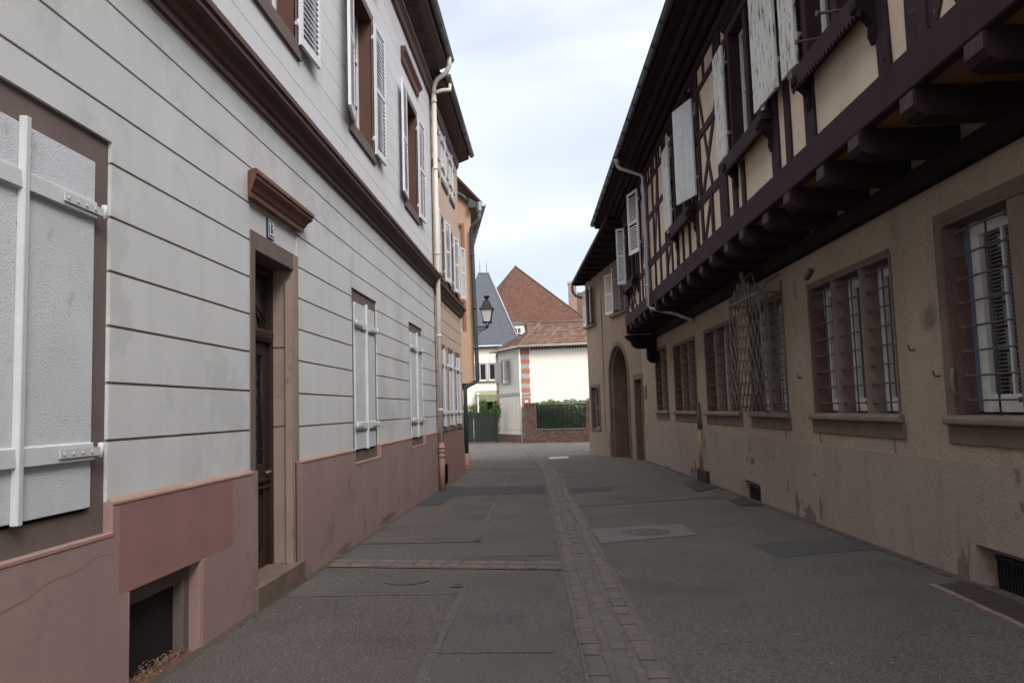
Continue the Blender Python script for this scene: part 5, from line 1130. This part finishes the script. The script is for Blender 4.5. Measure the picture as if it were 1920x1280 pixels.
def bush(cx, cy, cz, rx, rz_, n, seed, label, mats=('leaf_a', 'leaf_b'), size=.05, name='shrub', h=None):
    n = int(n * 1.8)
    t = thing(name, (cx, cy, -.5), label, 'shrub'); r0 = random.Random(seed); cl_ = [(r0.gauss(0, .45), r0.gauss(0, .45), r0.uniform(-.8, .8)) for _ in range(9)]
    def f(r):
        c_ = r.choice(cl_); return (cx + rx * (c_[0] + r.gauss(0, .28)), cy + rx * (c_[1] + r.gauss(0, .28)), cz + rz_ * (c_[2] + r.gauss(0, .22)))
    leaves('foliage', f, n, size, list(mats), seed, parent=t)
    mb = MB()
    for k in range(5): mb.tube([(cx + r0.uniform(-.1, .1), cy, -.6), (cx + r0.uniform(-.3, .3) * rx, cy, cz + rz_ * r0.uniform(0, .6))], [.025, .008], 5)
    mb.build('stems', 'timber', t)
bush(-3.62, 50.4, 1.45, .26, .6, 900, 1, 'bright yellow-green shrub beside the striped quoins left of the garage door', ('leaf_b', 'leaf_b', 'leaf_a'), .06)
bush(-5.6, 51.5, 1.55, .5, .55, 1400, 2, 'green shrub showing over the green gate at its left end')
bush(-4.75, 52.4, 1.65, .4, .6, 900, 3, 'loose shrub behind the middle of the green gate')
mb = MB(); mb.tube([(-4.75, 50.6, -.5), (-4.75, 50.6, 2.55)], .045, 6); mb.lathe((-4.75, 50.6), [(.05, 2.5), (.12, 2.56), (.10, 2.66), (.03, 2.74)], 8); o = mb.build('garden_post', 'casement_white'); tag(o, 'slim pale garden post standing behind the green gate', 'post')

# ------------------------------------------------------------------ house with the slate roof
sh = thing('slate_house', (-5, 61, -.5), 'cream house with a steep blue-grey slate roof and two finials', 'house')
SF = Frame(-11, 60, 0, -1); SZ = 6.45
def s_fn(s, z):
    for a, b in ((5.55, 6.05), (6.28, 6.86)):
        if a < s < b and 3.85 < z < 5.1: return None
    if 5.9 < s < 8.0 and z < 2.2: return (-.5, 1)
    return (0, 0)
relief(SF, 'front_wall', ['cream_wall', 'black'], sh, [0, 8.6, 5.55, 6.05, 6.28, 6.86, 5.9, 8.0], [-1.2, 2.2, 3.85, 5.1, SZ], s_fn)
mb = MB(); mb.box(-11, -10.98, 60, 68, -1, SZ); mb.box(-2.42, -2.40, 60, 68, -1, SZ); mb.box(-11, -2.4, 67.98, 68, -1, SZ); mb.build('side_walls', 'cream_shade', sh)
for a, b in ((5.55, 6.05), (6.28, 6.86)):
    mb = MB(SF); mb.box(a - .09, a, -.05, .03, 3.78, 5.18); mb.box(b, b + .09, -.05, .03, 3.78, 5.18); mb.box(a, b, -.05, .03, 5.1, 5.18); w_ = mb.build('window', 'stone_grey', sh); casement(SF, w_, a, b, 3.85, 5.1, -.02, leaves=1)
mb = MB(SF); mb.box(5.40, 7.0, .0, .12, 3.68, 3.78); mb.build('sill', 'stone_mauve', sh)
louvre(SF, sh, 5.42, 3.85, 5.1, .55, -1, 5, .04, m='stone_grey')
mb = MB(SF); mb.hexa([(5.2, .0, 2.55), (7.4, .0, 2.55), (7.4, .9, 2.2), (5.2, .9, 2.2), (5.2, .0, 3.05), (7.4, .0, 3.05), (7.4, .9, 2.72), (5.2, .9, 2.72)]); mb.build('awning', 'awning', sh)
mb = MB(SF); mb.box(0, 8.9, .0, .35, SZ - .16, SZ - .06); mb.build('eave_board', 'stone_mauve', sh)
mb = MB(SF); mb.tube([(0, .42, SZ - .02), (8.9, .42, SZ - .02)], .07, 8); mb.build('gutter', 'zinc_bright', sh)
mb = MB(); a0, a1, b0, b1 = (-11.4, 59.6, SZ), (-2.25, 59.6, SZ), (-5.65, 63.0, 12.65), (-4.75, 63.0, 12.65); tiles(mb, (-7.9, 59.6, SZ), a1, b0, b1, .28, .20, .015, 2, 5)
tiles(mb, a1, (-2.1, 68, SZ), b1, (-4.7, 66, 12.65), .5, .4, .012, 2, 6); tiles(mb, (-7.8, 68, SZ), (-7.9, 59.6, SZ), (-5.6, 66, 12.65), b0, .5, .4, .012, 2, 7)
for q in ([(-7.9, 59.62, SZ), (a1[0], 59.62, SZ), b1, b0], [a1, (-2.1, 68, SZ), (-4.7, 66, 12.65), b1], [(-7.8, 68, SZ), (-7.9, 59.6, SZ), b0, (-5.6, 66, 12.65)], [b0, b1, (-4.7, 66, 12.65), (-5.6, 66, 12.65)]): mb.quad(q, 1)
mb.build('roof', ['slate', 'slate2'], sh)
mb = MB(); mb.tube([tuple(Vector(a1) + Vector((0, -.04, .03))), tuple(Vector(b1) + Vector((0, -.04, .03)))], .055, 6); mb.build('hip_flashing', 'stone_grey', sh)
mb = MB(); mb.tube([tuple(Vector(b0) + Vector((0, 0, .03))), tuple(Vector(b1) + Vector((0, 0, .03)))], .05, 6); mb.build('ridge_capping', 'zinc', sh)
for x in (-5.5, -4.95): mb = MB(); mb.tube([(x, 63.1, 12.6), (x, 63.1, 13.3), (x, 63.1, 13.8)], [.03, .02, .012], 5); mb.lathe((x, 63.1), [(.02, 13.2), (.06, 13.27), (.02, 13.34)], 8); mb.build('finial', 'iron_pale', sh)

# ------------------------------------------------------------------ big tiled roof behind
bh = thing('red_roof_house', (-3, 78, -.5), 'large building behind with a huge steep brown-red tiled roof and a white dormer', 'house')
A, Bk = Vector((-3.14, 75, 15.35)), Vector((-6.9, 92, 15.0)); BL, BR = Vector((-7.2, 67.5, 6.5)), Vector((6.2, 72, 7.3)); BLk = Vector((-13, 90, 6.5)); BRk = Vector((8, 92, 7))
mb = MB(); tiles(mb, BL, BR, A, A, .20, .17, .025, 4, 8); tiles(mb, BLk, BL, Bk, A, .4, .3, .02, 2, 9)
for q in ((BL, BR, A), (BLk, BL, A, Bk), (BR, BRk, Bk, A)):
    i0 = len(mb.v); mb.v += [p - Vector((0, 0, .05)) for p in q]; mb.face([i0 + k for k in range(len(q))], 3)
mb.build('roof', TR, bh)
mb = MB(); mb.tube([tuple(A), tuple(BR)], .10, 6); mb.build('hip_tiles', 'tile_red3', bh)
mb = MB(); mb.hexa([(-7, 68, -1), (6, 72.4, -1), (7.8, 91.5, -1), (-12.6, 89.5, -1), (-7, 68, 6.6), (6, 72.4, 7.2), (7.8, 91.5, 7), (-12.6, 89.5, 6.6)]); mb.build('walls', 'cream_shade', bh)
DF = Frame(-3.55, 67.6, 0, -1)
mb = MB(DF); mb.box(.0, 1.35, -3.0, 0, 7.2, 8.85); d_ = mb.build('dormer', 'cream_wall', bh)
mb = MB(DF); mb.hexa([(-.12, -3.2, 8.85), (1.5, -3.2, 8.85), (1.5, .15, 8.85), (-.12, .15, 8.85), (.2, -3.2, 9.12), (1.2, -3.2, 9.12), (1.2, -.1, 9.12), (.2, -.1, 9.12)]); mb.build('dormer_roof', 'zinc_dark', d_)
mb = MB(DF); a, b, z0, z1 = .42, 1.12, 7.55, 8.6
mb.box(a, b, .002, .01, z0, z1, 1)
for x in (a, (a + b) / 2 - .03, b - .05): mb.box(x, x + .06, .01, .04, z0, z1)
for z in (z0, (z0 + z1) / 2, z1 - .06): mb.box(a, b, .011, .035, z, z + .06)
mb.build('dormer_window', ['cream_wall', 'glass_dark'], d_)
mb = MB(); mb.hexa([(-4.3, 66.8, 7.0), (-3.7, 66.8, 7.0), (-3.7, 68, 7.0), (-4.3, 68, 7.0), (-4.2, 67, 8.2), (-3.75, 67, 8.2), (-3.75, 68, 8.5), (-4.2, 68, 8.5)]); mb.build('vent_hood', 'zinc_dark', bh)
# building with the tall chimney, behind on the right
kh = thing('chimney_house', (6, 84, -.5), 'distant brown-roofed house with one tall cream chimney, behind the right-hand eave', 'house')
mb = MB(); mb.box(2.3, 14, 84, 95, -1, 9.0); mb.build('walls', 'cream_shade', kh)
mb = MB(); mb.hexa([(2.2, 83.6, 9.0), (14, 83.6, 9.0), (14, 95, 9.0), (2.2, 95, 9.0), (3.3, 89, 14.6), (13, 89, 14.6), (13, 89.5, 14.6), (3.3, 89.5, 14.6)]); mb.build('roof', 'tile_red3', kh)
mb = MB(); mb.box(2.15, 3.0, 82.4, 83.3, 7, 14.6, 0); c_ = mb.build('chimney', 'stone_sand', kh)
mb = MB(); mb.box(2.10, 3.05, 82.35, 83.35, 14.6, 14.85); mb.build('chimney_cap', 'stone_grey', c_)
mb = MB(); mb.box(2.0, 3.4, 82.2, 83.6, 10.2, 10.6); mb.build('flashing', 'plate_white', c_)
mb = MB()
mb.tube([(-.4, 82.5, 12.3), (1.0, 82.6, 12.15), (2.4, 82.7, 12.35)], .02, 4); o = mb.build('overhead_wire', 'zinc_dark'); tag(o, 'thin overhead wire running to the tall cream chimney', 'wire')
